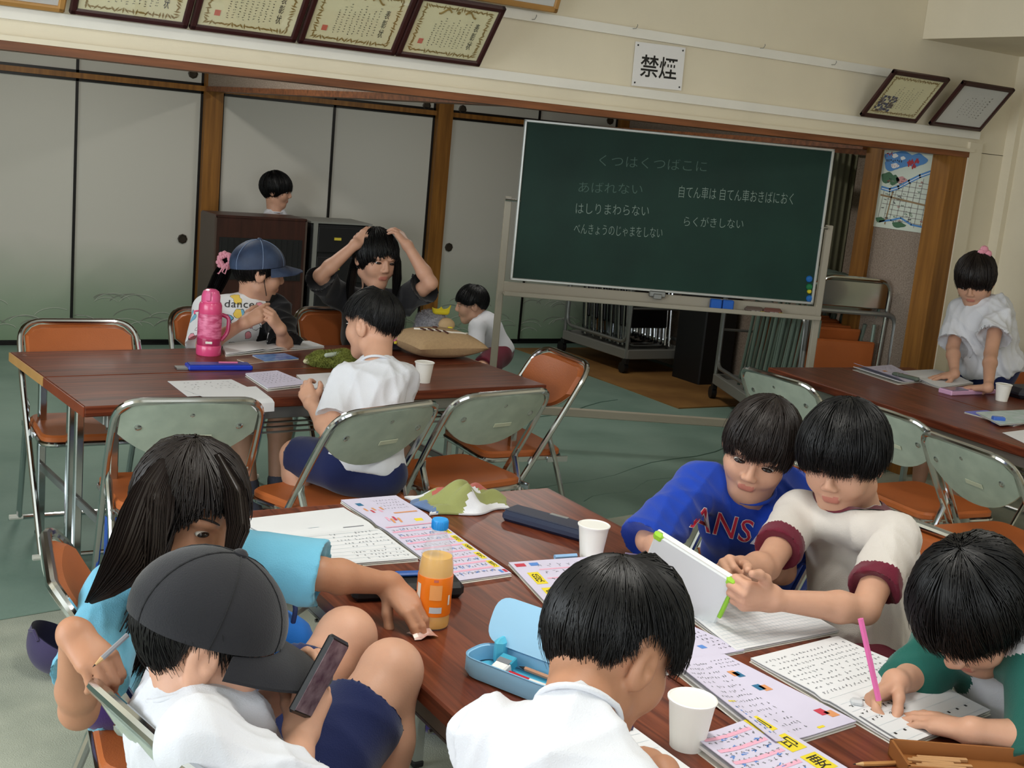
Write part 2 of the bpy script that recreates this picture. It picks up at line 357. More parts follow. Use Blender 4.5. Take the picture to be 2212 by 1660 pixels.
def lt(u, v): c, s = math.cos(LT_A), math.sin(LT_A); return (LT_O.x+u*c-v*s, LT_O.y+u*s+v*c)
table('brown folding table with reddish end, nearer one of the pair at left', lt(0, 0), LT_A, M_EDGE_RED, True)
table('brown folding table with pale tan end, farther one of the pair at left', lt(0, .452), LT_A, M_EDGE_TAN)
FTX, FTY = .958, 2.735
table('brown folding table in the foreground, left one of the pair', (FTX+.452-.002, FTY-1.8), PI/2, M_EDGE_RED)
table('brown folding table in the foreground, right one with the tablet boy', (FTX+.904-.002, FTY-1.8), PI/2, M_EDGE_RED)
RA = math.radians(-4); RO = Vector((3.93, 2.45))
def rt(u, v): c, s = math.cos(RA), math.sin(RA); return (RO.x+u*c-v*s, RO.y+u*s+v*c)
table('brown folding table at right edge, nearer one with chairs pushed in', rt(.45, 0), PI/2+RA, M_EDGE_RED)
table('brown folding table at right edge, farther one where a girl leans', rt(.902, 0), PI/2+RA, M_EDGE_RED)

# ------------------------------------------------------------------ folding chairs
def back_z(x): return .585+.085*abs(x/.2)**2.2
def chair_meshes():
    out = {}
    def ln(z): return .235-.46*z/.79           # main tube leans back: y at height z
    R = .0115
    mt = MB(); p = [(-.205, ln(.012), .012), (-.222, ln(.62), .62), (-.215, ln(.79), .79), (.215, ln(.79), .79), (.222, ln(.62), .62), (.205, ln(.012), .012)]
    path = fillet(p, .085, 7)
    path = [q+Vector((0, -.028*(1-(q.x/.22)**2) if q.z > .70 else 0, 0)) for q in path]
    ext = []
    for a, b in zip(path[:-1], path[1:]):
        n = 8 if (b-a).length > .3 and abs(a.z-b.z) < .05 else 1
        for k in range(n):
            q = a.lerp(b, k/n); 
            if n > 1: q = Vector((q.x, ln(q.z)-.028*(1-(q.x/.22)**2), q.z))
            ext.append(q)
    ext.append(path[-1]); mt.tube(ext, R, 10); out['frame'] = (mt, M_CHROME)
    rl = []
    for s in (-1, 1):
        m = MB(); pts = [(s*.212, ln(.53)-.012, .535), (s*.21, ln(.5)-.016, .505), (s*.205, -.115, .40), (s*.20, -.245, .03), (s*.196, -.25, .012)]
        m.tube(pts, [.003, R, R, R, R], 9); rl.append(m)
    fb = MB().tube([(-.205, ln(.012), .012), (.205, ln(.012), .012)], .009, 8); rb = MB().tube([(-.2, -.25, .012), (.2, -.25, .012)], .009, 8)
    caps = []
    for s in (-1, 1):
        for y in (ln(.012), -.25): caps.append(MB().tube([(s*.235, y, .012), (s*.185, y, .012)], .012, 8))
    st = MB(); sh = [(-.19, -.155), (.19, -.155), (.205, .20), (-.205, .20)]
    pts = [Vector((x, y, 0)) for x, y in sh]; ol = fillet(pts, .055, 5, True)
    n = len(ol); V = []; lev = ((.93, .422), (1.0, .428), (1.0, .443), (.96, .451), (.75, .455))
    for k, z in lev: V += [(q.x*k, .02+(q.y-.02)*k, z - (.006 if k < .8 else 0)) for q in ol]
    F = [(i*n+j, i*n+(j+1) % n, (i+1)*n+(j+1) % n, (i+1)*n+j) for i in range(4) for j in range(n)] + [tuple(range(n-1, -1, -1)), tuple(4*n+j for j in range(n))]
    st.add(V, F); out['seat'] = (st, M_ORANGE)
    sf = MB().tube([(q.x*1.0, q.y, .418) for q in ol], .009, 8, closed=True)
    for s in (-1, 1): sf.box((s*.207, -.12, .415), (.008, .09, .022)); sf.box((s*.207, .02, .42), (.008, .07, .02))
    out['seat_frame'] = (sf, M_CHROME)
    # backrest: plate behind, padded vinyl in front
    def sheet(off, inset, nx=14, nz=7):
        P = []
        for i in range(nx+1):
            x = -.203+inset+(.406-2*inset)*i/nx; row = []
            zt = .782-inset - (.05*max(0, (abs(x)-.14)/.07)**2)
            for j in range(nz+1):
                z = back_z(x)+inset+(zt-back_z(x)-inset)*j/nz
                row.append(Vector((x, ln(z)-.030*(1-(x/.22)**2)+off, z)))
            P.append(row)
        return P
    def shell(P, Q, mb):
        nu, nv = len(P), len(P[0]); mb.grid(P); mb.grid([list(reversed(r)) for r in Q])
        ring = lambda S: [S[i][0] for i in range(nu)]+[S[-1][j] for j in range(1, nv)]+[S[i][-1] for i in range(nu-2, -1, -1)]+[S[0][j] for j in range(nv-2, 0, -1)]
        a, b = ring(P), ring(Q); k = len(a); mb.add(a+b, [(i, (i+1) % k, k+(i+1) % k, k+i) for i in range(k)]); return mb
    out['back_plate'] = (shell(sheet(-.006, 0.0), sheet(.002, 0.0), MB()), M_PLATE)
    pad = MB(); shell(sheet(.002, .004), sheet(.024, .014), pad); out['backrest'] = (pad, M_ORANGE)
    for kx, x in enumerate((-.15, .15)):
        rv = MB(); rv.M = Tr(x, ln(.70)-.030*(1-(x/.22)**2)-.006, .70) @ Rx(PI/2+.5); rv.lathe([(.011, 0), (.011, .003), (.006, .006), (0, .006)], 8); out['rivet%d' % kx] = (rv, M_CHROME)
    rv = MB(); rv.M = Tr(0, ln(.735)-.038, .745) @ Rx(PI/2+.5); rv.lathe([(.008, 0), (.008, .003), (.004, .005), (0, .005)], 8); out['rivet2'] = (rv, M_CHROME)
    
    lb = MB().box((.03, ln(.66)-.041, .665), (.075, .002, .016), rot=Rx(.52)); out['sticker'] = (lb, mat('aged_sticker', (196, 200, 176), .7))
    out['crossbar'] = (fb, M_CHROME); out['crossbar2'] = (rb, M_CHROME); mr = mat('pale_rubber', (206, 204, 192), .7)
    for kx, cp in enumerate(caps): out['feet%d' % kx] = (cp, mr)
    return out, rl
def make_chair(label):
    t = thing('folding_chair', label, 'chair', group='orange folding chairs'); parts, rl = chair_meshes()
    for k, (mb, m) in parts.items():
        nm = {'cro': 'crossbar', 'fee': 'foot_cap', 'riv': 'rivet'}.get(k[:3], k); mb.build(nm, m, t)
    for m in rl: m.build('rear_leg', M_CHROME, t)
    return t
CH = []
def put_chair(bx, by, yaw, label):
    """(bx, by): point under the middle of the top bar, yaw: direction the chair faces (0 = +Y)"""
    yaw = math.radians(yaw); d = Vector((-math.sin(yaw), math.cos(yaw))); loc = (bx+.225*d.x, by+.225*d.y, .0)
    if not CH: c = make_chair(label); c.location = loc; c.rotation_euler = (0, 0, yaw)
    else: c = dup(CH[0], label, loc, yaw)
    CH.append(c); return c
put_chair(1.10, 3.53, -5, 'empty folding chair at near left of left table, colourful sticker on its back')
put_chair(1.67, 3.36, 17, 'folding chair under the boy in white shirt at the left table')
put_chair(2.17, 3.51, 10, 'empty folding chair beside the seated boy, back plate towards us, at left table')
put_chair(2.81, 4.12, 86, 'folding chair at the right end of the left table, orange backrest towards us')
put_chair(1.06, 4.88, 180, 'empty folding chair at far left of left table, wide orange backrest showing')
put_chair(1.72, 5.22, 180, 'folding chair of the girl in the denim cap')
put_chair(2.30, 5.26, 180, 'folding chair behind left table next to the person in black')
put_chair(.47, 2.27, -98, 'folding chair of the long-haired girl in light blue')
put_chair(.455, 1.60, -79, 'folding chair of the boy in the black cap, nearest to us')
put_chair(3.55, 3.66, -88, 'folding chair at right table, farthest of its three, pushed in')
put_chair(3.52, 3.05, -95, 'folding chair at right table, middle one behind the ringer shirt boy')
put_chair(3.38, 2.58, -98, 'folding chair at right table, nearest one with most of its seat showing')
put_chair(2.43, 1.97, 92, 'folding chair of the boy in the ringer shirt, orange back at his shoulder')
put_chair(2.55, 2.48, 97, 'folding chair of the boy in the blue shirt')
put_chair(2.36, 1.32, 95, 'folding chair of the boy who is writing')
put_chair(.62, .98, -50, 'folding chair of the boy in the centre foreground')
put_chair(5.50, 3.75, 90, 'folding chair behind the standing girl at right')
# ------------------------------------------------------------------ writing helpers
def scrib(mb, M, w, h, n, seed, sw=.0022, m=0, vert=False):
    """a row (or column) of small pen-like strokes in the local xy plane, too small to read"""
    r = random.Random(seed); L = h if vert else w; c = (w if vert else h)
    for k in range(n):
        t = -L/2+(k+.5)*L/n
        for q in range(3):
            x, y = (r.uniform(-.5, .5)*c*.8, -t) if vert else (t, r.uniform(-.5, .5)*c*.8)
            a = r.choice((0, PI/2, .5, -.6)); l = c*r.uniform(.3, .8); cx_, cy_ = math.cos(a)*l/2, math.sin(a)*l/2; nx, ny = -math.sin(a)*sw/2, math.cos(a)*sw/2
            x += r.uniform(-.2, .2)*c; y += r.uniform(-.2, .2)*c
            mb.add([M @ Vector(p) for p in ((x-cx_-nx, y-cy_-ny, 0), (x+cx_-nx, y+cy_-ny, 0), (x+cx_+nx, y+cy_+ny, 0), (x-cx_+nx, y-cy_+ny, 0))], [(0, 1, 2, 3)], m)
def fit_text(mb, s, w, h, M, m=0, thin=0.0, vert=False):
    me = text_mesh('\n'.join(s) if vert else s, 1.0, thin=thin); co = np.array([v.co[:] for v in me.vertices])
    if len(co) == 0: return
    lo, hi = co.min(0), co.max(0); c = (lo+hi)/2; k = (w/(hi[0]-lo[0]), h/(hi[1]-lo[1]))
    mb.add([M @ Vector(((p[0]-c[0])*k[0], (p[1]-c[1])*k[1], 0)) for p in co], [tuple(p.vertices) for p in me.polygons], m); bpy.data.meshes.remove(me)
# ------------------------------------------------------------------ chalkboard
M_CHALKB = mat('chalkboard_green', (28, 62, 52), .55, spec=.3, col2=(22, 52, 44), vscale=3)
M_CHALK = mat('chalk', (150, 168, 158), .9); M_CHALKF = mat('faint_chalk', (92, 118, 108), .9)
M_BEIGE = mat('beige_paint', (172, 164, 148), .5); M_ALU = mat('aluminium_trim', (206, 208, 204), .35, metal=.5)
BA = math.radians(-24.75); BO = Vector((3.417, 5.592, 0)); BT = 1.744; BW, BH = 1.674, .837
cb = thing('chalkboard', 'green portable chalkboard on beige stand with chalk writing', 'chalkboard', BO, BA)
MB().box((BW/2, .012, BT-BH/2), (BW-.02, .02, BH-.02)).build('board_panel', M_CHALKB, cb)
for z in (BT-.006, BT-BH+.006): MB().box((BW/2, .008, z), (BW, .036, .014), bev=.003).build('frame', M_ALU, cb)
for x in (.007, BW-.007): MB().box((x, .008, BT-BH/2), (.014, .036, BH), bev=.003).build('frame', M_ALU, cb)
for x in (-.043, BW+.043):
    MB().box((x, .03, .695), (.036, .036, 1.29), bev=.004).build('stand_post', M_BEIGE, cb)
    MB().box((x, .03, .085), (.045, .55, .04), bev=.005).build('stand_foot', M_BEIGE, cb)
    for y in (-.22, .28): MB().tube([(x-.012, y, .033), (x+.012, y, .033)], .033, 12).build('caster', M_DARK, cb)
    MB().tube([(x-.02, .0, BT-.42), (x+.06*(1 if x < 0 else -1), .0, BT-.42)], .008, 8).build('pivot', M_CHROME, cb)
MB().box((BW/2, .03, .205), (BW+.06, .03, .046), bev=.004).build('crossbar', M_BEIGE, cb)
TY = .834
tr = MB().box((BW/2, -.03, TY), (BW+.06, .085, .012), bev=.003).box((BW/2, .018, TY+.030), (BW+.06, .014, .060), bev=.003).box((BW/2, -.07, TY+.008), (BW+.06, .008, .02)); tr.build('chalk_tray', M_BEIGE, cb)
MB().box((.80, -.012, TY+.062), (.09, .02, .032), bev=.004).box((.80, -.024, TY+.05), (.046, .02, .028), bev=.003).build('clip', M_STEEL, cb)
BN = Vector((-math.sin(BA), math.cos(BA), 0)); BXd = Vector((math.cos(BA), math.sin(BA), 0))
def onboard(px, py): v = ray(px, py); p = CAM+v*((BO-CAM).dot(BN)/v.dot(BN)); return ((p-BO).dot(BXd), p.z)
for s, a, b, hh, mi in (('くつはくつばこに', (1295, 346), (1527, 360), .062, 1), ('あばれない', (1250, 404), (1388, 409), .058, 1), ('はしりまわらない', (1244, 450), (1402, 456), .058, 0), ('べんきょうのじゃまをしない', (1240, 494), (1431, 504), .058, 0), ('自てん車は 自てん車おきばにおく', (1467, 414), (1714, 430), .068, 0), ('らくがきしない', (1478, 478), (1606, 484), .056, 0)):
    (x0, z0), (x1, z1) = onboard(*a), onboard(*b)
    tx = MB(); fit_text(tx, s, x1-x0, hh*.93, Tr((x0+x1)/2, .0015, (z0+z1)/2) @ Ry(-math.atan2(z1-z0, x1-x0)) @ Rx(PI/2), 0, thin=-.012); tx.build('chalk_line', (M_CHALK, M_CHALKF)[mi], cb, 0)
def on_board_obj(px, py, dy, z=None): x, zz = onboard(px, py); return BO+BXd*x-BN*dy+Vector((0, 0, zz if z is None else z))
for (px, py, c, nm, lb) in ((1748, 603, (30, 110, 190), 'blue', 'blue round magnet, highest one on the chalkboard'), (1748, 620, (24, 120, 70), 'green', 'green round magnet on the chalkboard'), (1748, 630, (230, 210, 40), 'yellow', 'yellow round magnet on the chalkboard'), (1748, 645, (30, 110, 190), 'blue2', 'blue round magnet, lowest one on the chalkboard')):
    p = on_board_obj(px, py, -.002); mg = MB(); mg.M = Rx(PI/2); r_ = .018 if nm != 'yellow' else .012; mg.lathe([(r_, 0), (r_, .006), (r_*.75, .011), (0, .012)], 16)
    o = mg.build('magnet', mat('magnet_'+nm, c, .35)); o.location = p; o.rotation_euler = (0, 0, BA); tag(o, lb, 'magnet', 'magnets on the chalkboard')
for px, lb in ((1543, 'left blue felt eraser on the chalk tray'), (1569, 'right blue felt eraser on the chalk tray')):
    p = on_board_obj(px, 655, .030, TY+.0065); e = thing('blackboard_eraser', lb, 'eraser', p, BA+.03)
    MB().box((0, 0, .030), (.060, .035, .052), bev=.005).build('body', mat('blue_felt', (44, 104, 200), .8), e); MB().box((0, 0, .004), (.062, .037, .008)).build('base', M_STEEL, e)
for px, c, lb in ((1625, (108, 92, 84), 'brown chalk holder on the tray, left one'), (1665, (120, 78, 70), 'reddish brown chalk holder on the tray, right one')):
    p = on_board_obj(px, 664, .035, TY+.0065); e = thing('chalk_holder', lb, 'chalk holder', p, BA)
    MB().box((0, 0, .016), (.105, .035, .032), bev=.012).build('body', mat('brown_plastic', c, .4), e)
    for k in range(3): MB().tube([(-.02+.025*k, -.024, .007), (.0+.025*k, -.028, .007)], .006, 8).build('chalk', mat('chalk_stick', (236, 232, 224) if k < 2 else (236, 214, 90), .9), e)
# ------------------------------------------------------------------ trolleys with folded chairs
def trolley(label, x0, x1, y0, y1, rz=0):
    t = thing('chair_trolley', label, 'trolley', ((x0+x1)/2, (y0+y1)/2, 0), rz, 'chair trolleys'); w_, l = (x1-x0)/2, (y1-y0)/2
    b = MB()
    for x in (-w_, w_): b.box((x, 0, .155), (.035, 2*l, .07), bev=.004)
    for y in (-l, l): b.box((0, y, .155), (2*w_, .035, .07), bev=.004)
    b.box((0, 0, .150), (2*w_, 2*l, .012)); b.build('base_frame', M_PAINT, t)
    for x in (-w_, w_):
        MB().tube(fillet([(x, -l+.02, .24), (x, l-.02, .24), (x, l-.02, .80), (x, -l+.02, .80)], .08, 5, True), .014, 8, closed=True).build('side_rail', M_STEEL, t)
        for y in (-l, l): MB().tube([(x, y, .12), (x, y, .80)], .014, 8).build('upright', M_STEEL, t)
    for y in (-l, l): MB().tube(fillet([(-w_, y, .62), (-w_, y, .86), (w_, y, .86), (w_, y, .62)], .07, 5), .014, 8).build('end_rail', M_STEEL, t); MB().tube([(-w_, y, .5), (w_, y, .5)], .009, 8).build('end_bar', M_STEEL, t)
    for x in (-w_, w_):
        for y in (-l, l):
            c = MB().box((x, y, .105), (.03, .05, .04)).tube([(x-.018, y+.02, .055), (x+.018, y+.02, .055)], .042, 14); c.build('caster', M_DARK, t)
    return t
trolley('grey chair trolley at the back, farther from us', 5.52, 6.10, 7.28, 8.12)
T2A = math.radians(-23)
trolley('grey chair trolley full of leaning green-legged chairs, nearer to us', 5.593-.26, 5.593+.26, 5.62-.75, 5.62+.75, T2A)
def folded_chair(label, dark=False, green=False):
    t = thing('folded_chair', label, 'chair', group='folded chairs on the trolleys'); R = .0115; cm = M_TUBEG if green else M_CHROME
    MB().tube(fillet([(-.20, 0, .02), (-.215, 0, .88), (.215, 0, .88), (.20, 0, .02)], .09, 6), R, 8).build('frame', cm, t)
    gm = M_CHROME if dark else M_TUBEG
    MB().tube(fillet([(-.165, .03, .62), (-.165, .03, .03), (.165, .03, .03), (.165, .03, .62)], .05, 5), R, 8).build('rear_leg', gm, t)
    MB().box((0, .018, .34 if not green else .44), (.36, .03, .36) if not green else (.29, .022, .30), bev=.010).build('seat', M_ORANGE if not dark else M_BLACK, t)
    MB().box((0, .0, .79), (.40, .012, .15), bev=.005).build('back_plate', M_CHROME, t); MB().box((0, .014, .79), (.38, .016, .14), bev=.006).build('backrest', M_ORANGE if not dark else M_BLACK, t)
    return t
M_TUBEG = mat('green_grey_tube', (128, 144, 132), .4, metal=.3)
fc = None; n1 = 12
for k in range(n1):
    lb = 'black folded chair in the row on the farther trolley'
    if fc is None: fc = folded_chair(lb, True); o = fc
    else: o = dup(fc, lb)
    o.location = (5.81+.01*math.sin(k*3), 7.40+k*.055, .17); o.rotation_euler = (-.10+.02*math.sin(k*2), 0, .02*math.sin(k*5)); o['group'] = 'black folded chairs on the farther trolley'
fd = None; n2 = 14
for k in range(n2):
    lb = 'orange folded chair in the leaning row on the nearer trolley' if k else 'orange folded chair at the front of the nearer trolley, seat facing us'
    if k == 0: o = folded_chair(lb)
    elif fd is None: fd = folded_chair(lb, green=True); o = fd
    else: o = dup(fd, lb)
    lx, ly = .012*math.sin(k*3.3), -.70+k*.070+(.20 if k else 0); o.location = (5.593+lx*math.cos(T2A)-ly*math.sin(T2A), 5.62+lx*math.sin(T2A)+ly*math.cos(T2A), .17); o.rotation_euler = ((.03 if k < 1 else .26)+.02*math.sin(k*2), 0, T2A+.02*math.sin(k*5)); o['group'] = 'orange folded chairs on the nearer trolley'
o = MB().box((6.02, 7.0, .40), (.30, .32, .80), bev=.01).build('black_cabinet', M_DARK); tag(o, 'black cabinet standing between the two chair trolleys', 'cabinet')
# ------------------------------------------------------------------ lectern and rack
lc = thing('lectern', 'dark wooden lectern with black inset panel by the sliding doors', 'lectern', (2.82, 7.90, 0))
M_LECT = mat('dark_walnut', (66, 34, 26), .4, col2=(48, 24, 18), vscale=5, stretch=(8, 8, .7)); M_LSIDE = mat('grey_brown_side', (78, 64, 56), .5)
MB().box((0, -.14, .49), (.60, .02, .98)).build('front_panel', M_LECT, lc)
for x in (-.305, .305): MB().box((x, 0, .495), (.02, .30, .99), bev=.004).build('side_panel', M_LSIDE, lc)
MB().box((0, .0, .985), (.62, .30, .022), rot=Rx(.0), bev=.004).build('top', M_LECT, lc)
MB().box((0, -.152, .72), (.56, .008, .27)).build('inset_panel', M_DARK, lc)
for k in range(14): MB().box((-.26+.04*k, -.157, .72), (.006, .004, .26)).build('grille_slat', M_DARK, lc)
rk = thing('equipment_rack', 'black equipment rack with grey frame beside the lectern', 'cabinet', (3.40, 7.98, 0))
MB().box((0, 0, .49), (.44, .36, .96), bev=.01).build('body', M_DARK, rk)
for x in (-.19, .21): MB().box((x, -.185, .49), (.03, .012, .96)).build('frame_post', M_PAINT, rk)
MB().box((0, 0, .975), (.45, .37, .012)).build('top', M_PAINT, rk)
for k in range(4): dr = MB().box((.01, -.187, .86-.2*k), (.36, .012, .17), bev=.004).build('drawer', mat('rack_black', (28, 28, 30), .35), rk); MB().box((-.03, -.196, .87-.2*k), (.05, .004, .018)).build('tag', mat('yellow_tag', (206, 186, 60), .6), dr)
# ------------------------------------------------------------------ framed certificates
M_FRD = mat('dark_red_wood', (56, 22, 22), .35, var=.2, vscale=20); M_FRL = mat('light_wood', (176, 130, 70), .5, var=.15); M_CERT = mat('cream_paper', (232, 226, 186), .55); M_GOLD = mat('gold_print', (150, 126, 70), .6); M_SEAL = mat('red_seal', (208, 110, 90), .7); M_GREYP = mat('grey_paper', (214, 214, 212), .6)
def frame(label, x, w_, h_, kind, fm, seed, z=1.910, tilt=.68, y=4.50):
    t = thing('picture_frame', label, 'frame', (x, y, z), rot=(tilt, 0, 0), group='framed certificates'); b = .024
    f = MB()
    for (cx_, cz, sx, sz) in ((0, b/2, w_, b), (0, h_-b/2, w_, b), (-w_/2+b/2, h_/2, b, h_), (w_/2-b/2, h_/2, b, h_)): f.box((cx_, 0, cz), (sx, .022, sz), bev=.005)
    f.build('frame', fm, t); MB().box((0, .006, h_/2), (w_-.03, .008, h_-.03)).build('backing', M_DARK, t)
    iw, ih = w_-2*b, h_-2*b; MB().box((0, -.0005, h_/2), (iw+.004, .003, ih+.004)).build('paper', M_GREYP if kind == 'grey' else M_CERT, t)
    p = MB(); Mf = Tr(0, -.0032, h_/2) @ Rx(PI/2)
    if kind in ('cert', 'photo'):
        r = random.Random(seed)
        for k in range(90):
            a = k/90; per = 2*(iw+ih)*.86; s_ = a*per; X, Y = iw*.86, ih*.86
            if s_ < X: q = (-X/2+s_, Y/2)
            elif s_ < X+Y: q = (X/2, Y/2-(s_-X))
            elif s_ < 2*X+Y: q = (X/2-(s_-X-Y), -Y/2)
            else: q = (-X/2, -Y/2+(s_-2*X-Y))
            an = r.uniform(0, PI); l = .013; dx, dy = math.cos(an)*l, math.sin(an)*l; nx, ny = -math.sin(an)*.0035, math.cos(an)*.0035
            p.add([Mf @ Vector(v) for v in ((q[0]-dx, q[1]-dy, 0), (q[0]+nx, q[1]+ny, 0), (q[0]+dx, q[1]+dy, 0), (q[0]-nx, q[1]-ny, 0))], [(0, 1, 2, 3)], 1)
        if kind == 'cert':
            for k in range(-1, 2, 2):
                pts = [(k*(.03+.05*u), ih*.36+.012*math.sin(u*5), .0003) for u in np.linspace(0, 1, 8)]; p.tube([Mf @ Vector(v) for v in pts], .004, 4, m=1)
            p.M = Mf @ Tr(0, ih*.37, 0); p.lathe([(.008, 0), (.008, .0006)], 10, m=1); p.M = Matrix.Identity(4)
            fit_text(p, '表彰状', .020, ih*.52, Mf @ Tr(iw*.31, -.01, .0004), 0, vert=True)
        cols = 9 if kind == 'cert' else 8
        for k in range(cols): scrib(p, Mf @ Tr(iw*(.22-.50*k/cols), -.005-.01*(k % 3), .0004), .007, ih*(.56-.05*(k % 3)), 11, seed*31+k, .0014, 0, True)
        if kind == 'cert': p.add([Mf @ Vector(v) for v in ((-iw*.36, -ih*.30, .0005), (-iw*.30, -ih*.30, .0005), (-iw*.30, -ih*.20, .0005), (-iw*.36, -ih*.20, .0005))], [(0, 1, 2, 3)], 2)
        else:
            for k in range(70): x_, y_ = r.uniform(-iw*.42, -iw*.12), r.uniform(-ih*.40, -ih*.02); s_ = .006; p.add([Mf @ Vector(v) for v in ((x_-s_, y_-s_, .0005+k*1e-6), (x_+s_, y_-s_, .0005+k*1e-6), (x_+s_, y_+s_, .0005+k*1e-6), (x_-s_, y_+s_, .0005+k*1e-6))], [(0, 1, 2, 3)], 3+(k % 3))
    else:
        for k in range(7): scrib(p, Mf @ Tr(iw*(.26-.55*k/7), -.01*(k % 2), .0004), .007 if k else .012, ih*(.62 if k == 0 else .4+.1*(k % 3)), 8, seed*17+k, .0016 if k else .0026, 0, True)
    p.build('print', [M_INK, M_GOLD, M_SEAL, mat('photo_blue', (50, 66, 110), .5), mat('photo_grey', (120, 116, 120), .5), mat('photo_brown', (86, 70, 66), .5)], t, 0)
    MB().box((0, -.0065, h_/2), (iw, .002, ih)).build('glass', M_GLASS, t); return t
def glass_mat():
    m = mat('thin_glass', (255, 255, 255), .04); nt = m.node_tree; b = nt.nodes['Principled BSDF']; out = nt.nodes['Material Output']
    tr_ = nt.nodes.new('ShaderNodeBsdfTransparent'); gl = nt.nodes.new('ShaderNodeBsdfGlossy'); gl.inputs['Roughness'].default_value = .03; mx = nt.nodes.new('ShaderNodeMixShader'); mx.inputs[0].default_value = .06
    nt.links.new(tr_.outputs[0], mx.inputs[1]); nt.links.new(gl.outputs[0], mx.inputs[2]); nt.links.new(mx.outputs[0], out.inputs[0]); return m
M_GLASS = glass_mat()
frame('light wooden picture frame at the top left corner', .705, .40, .285, 'grey', M_FRL, 1)
frame('dark framed award certificate, leftmost of the four in a row', 1.121, .402, .285, 'cert', M_FRD, 2)
frame('dark framed award certificate, second from left in the row of four', 1.527, .398, .285, 'cert', M_FRD, 3)
frame('dark framed award certificate, third from left in the row of four', 1.932, .400, .285, 'cert', M_FRD, 4)
frame('dark framed award certificate, rightmost of the four in a row', 2.322, .378, .285, 'cert', M_FRD, 5)
frame('dark framed certificate with a small photo, left one of the two at right', 4.88, .40, .285, 'photo', M_FRD, 6)
frame('dark framed letter on grey paper at the far right', 5.38, .40, .285, 'grey', M_FRD, 7)
frame('light wooden frame above the upper rail, only its bottom showing', 2.60, .51, .34, 'grey', M_FRL, 8, z=2.162, tilt=.35)
# no smoking sign
sg = thing('no_smoking_sign', 'white laminated sign with bold black characters on the cream wall', 'sign', (3.452, 4.552, 2.012), rot=(0, -.02, 0))
MB().box((0, 0, 0), (.278, .002, .188)).build('sheet', mat('laminated_paper', (236, 234, 234), .12, coat=.6), sg)
t_ = MB(); fit_text(t_, '禁煙', .205, .096, Tr(0, -.0016, -.004) @ Rx(PI/2), thin=.012); t_.build('lettering', M_INK, sg, 0)
for x in (-.125, .125):
    for z in (-.08, .08): pn = MB(); pn.M = Tr(x, -.001, z) @ Rx(PI/2); pn.lathe([(.004, 0), (.004, .002), (0, .004)], 8); pn.build('pin', M_DARK, sg)
for k, (px, py) in enumerate(((1150, 42), (1368, 62), (1643, 104), (1797, 140))):
    v = ray(px, py); p = CAM+v*((4.535)/v.y); h = MB().tube([(0, .02, 0), (0, -.02, .0), (.003, -.026, .012), (.006, -.02, .018)], .0016, 5).build('wall_hook', M_STEEL); h.location = p
    tag(h, ['small hook on the upper rail nearest the row of certificates', 'small hook on the upper rail over the no smoking sign', 'small hook on the upper rail right of the sign', 'small hook on the upper rail nearest the right frames'][k], 'hook', 'hooks on the upper rail')
# map poster on the speckled wall
mp_ = thing('map_poster', 'illustrated town map poster with blue river on the speckled wall', 'poster', (5.527, 4.842, 1.562), rot=(0, 0, -PI/2)); pw, ph = .52, .445
MB().box((0, 0, 0), (pw, .003, ph)).build('sheet', mat('poster_paper', (214, 222, 208), .5), mp_)
pr = MB(); Mf = Tr(0, -.0022, 0) @ Rx(PI/2); cols = [mat('map_%d' % i, c, .6) for i, c in enumerate(((84, 140, 200), (150, 146, 140), (70, 110, 80), (176, 50, 60), (60, 56, 60), (236, 236, 236), (204, 150, 150), (150, 124, 90)))]
def band(pts, wd, m, z=.0):
    for a, b in zip(pts[:-1], pts[1:]):
        a, b = Vector(a), Vector(b); d = (b-a).normalized(); n = Vector((-d.y, d.x))*wd/2; e = d*wd*.3
        pr.add([Mf @ Vector((q.x, q.y, z)) for q in (a-n-e, b-n+e, b+n+e, a+n-e)], [(0, 1, 2, 3)], m)
def blob(x, y, a, b, m, z=.0004, wob=.15, sd=1):
    pr.add([Mf @ Vector((x+a*math.cos(t)*(1+wob*math.sin(3*t+sd)), y+b*math.sin(t)*(1+wob*math.cos(4*t+sd)), z)) for t in np.linspace(0, 2*PI, 22, endpoint=False)], [tuple(range(22))], m)
blob(-.12, .165, .125, .045, 0); blob(-.17, .13, .06, .03, 0, .0005); blob(.0, .17, .07, .035, 0, .0005)
blob(-.16, .185, .022, .012, 5, .0006); blob(-.10, .175, .018, .010, 5, .0006); blob(-.15, .13, .03, .014, 5, .0006)
fit_text(pr, 'マップ', .05, .018, Mf @ Tr(-.15, .13, .0008), 3)
for k in range(4): blob(-.05+.018*k, .15-.006*k*(-1)**k, .013, .016, 3, .0007+k*1e-5, .4, k)
scrib(pr, Mf @ Tr(-.20, .19, .0008), .05, .022, 3, 5, .005, 3); scrib(pr, Mf @ Tr(-.16, .158, .0008), .12, .014, 8, 6, .004, 4)
rv_ = [(-.22, -.0), (-.16, -.008), (-.10, .012), (-.03, .05), (.04, .085), (.12, .115), (.18, .145), (.26, .155)]; band(rv_, .022, 0, .0004); band([(a, b-.002) for a, b in rv_], .005, 5, .0006)
band([(-.2, -.19), (-.12, -.175), (-.05, -.155), (.03, -.185), (.12, -.19), (.26, -.185)], .010, 0, .0004)
blob(-.19, .06, .05, .03, 2); blob(-.14, .05, .035, .028, 2, .0005); blob(-.09, .055, .04, .018, 6, .0005); blob(-.20, -.18, .035, .015, 2); blob(-.06, -.195, .05, .016, 2)
for i in range(11): band([(-.22+.045*i, -.20+.01*(i % 3)), (-.20+.045*i, .0+.012*i)], .004, 1, .0003)
for i in range(9): band([(-.2+.03*(i % 3), -.17+.028*i), (.25, -.185+.028*i)], .0035, 1, .0003)
band([(-.22, -.04), (.26, -.085)], .010, 7, .00035); band([(-.16, -.20), (-.135, .0)], .009, 7, .00035)
rr_ = random.Random(4)
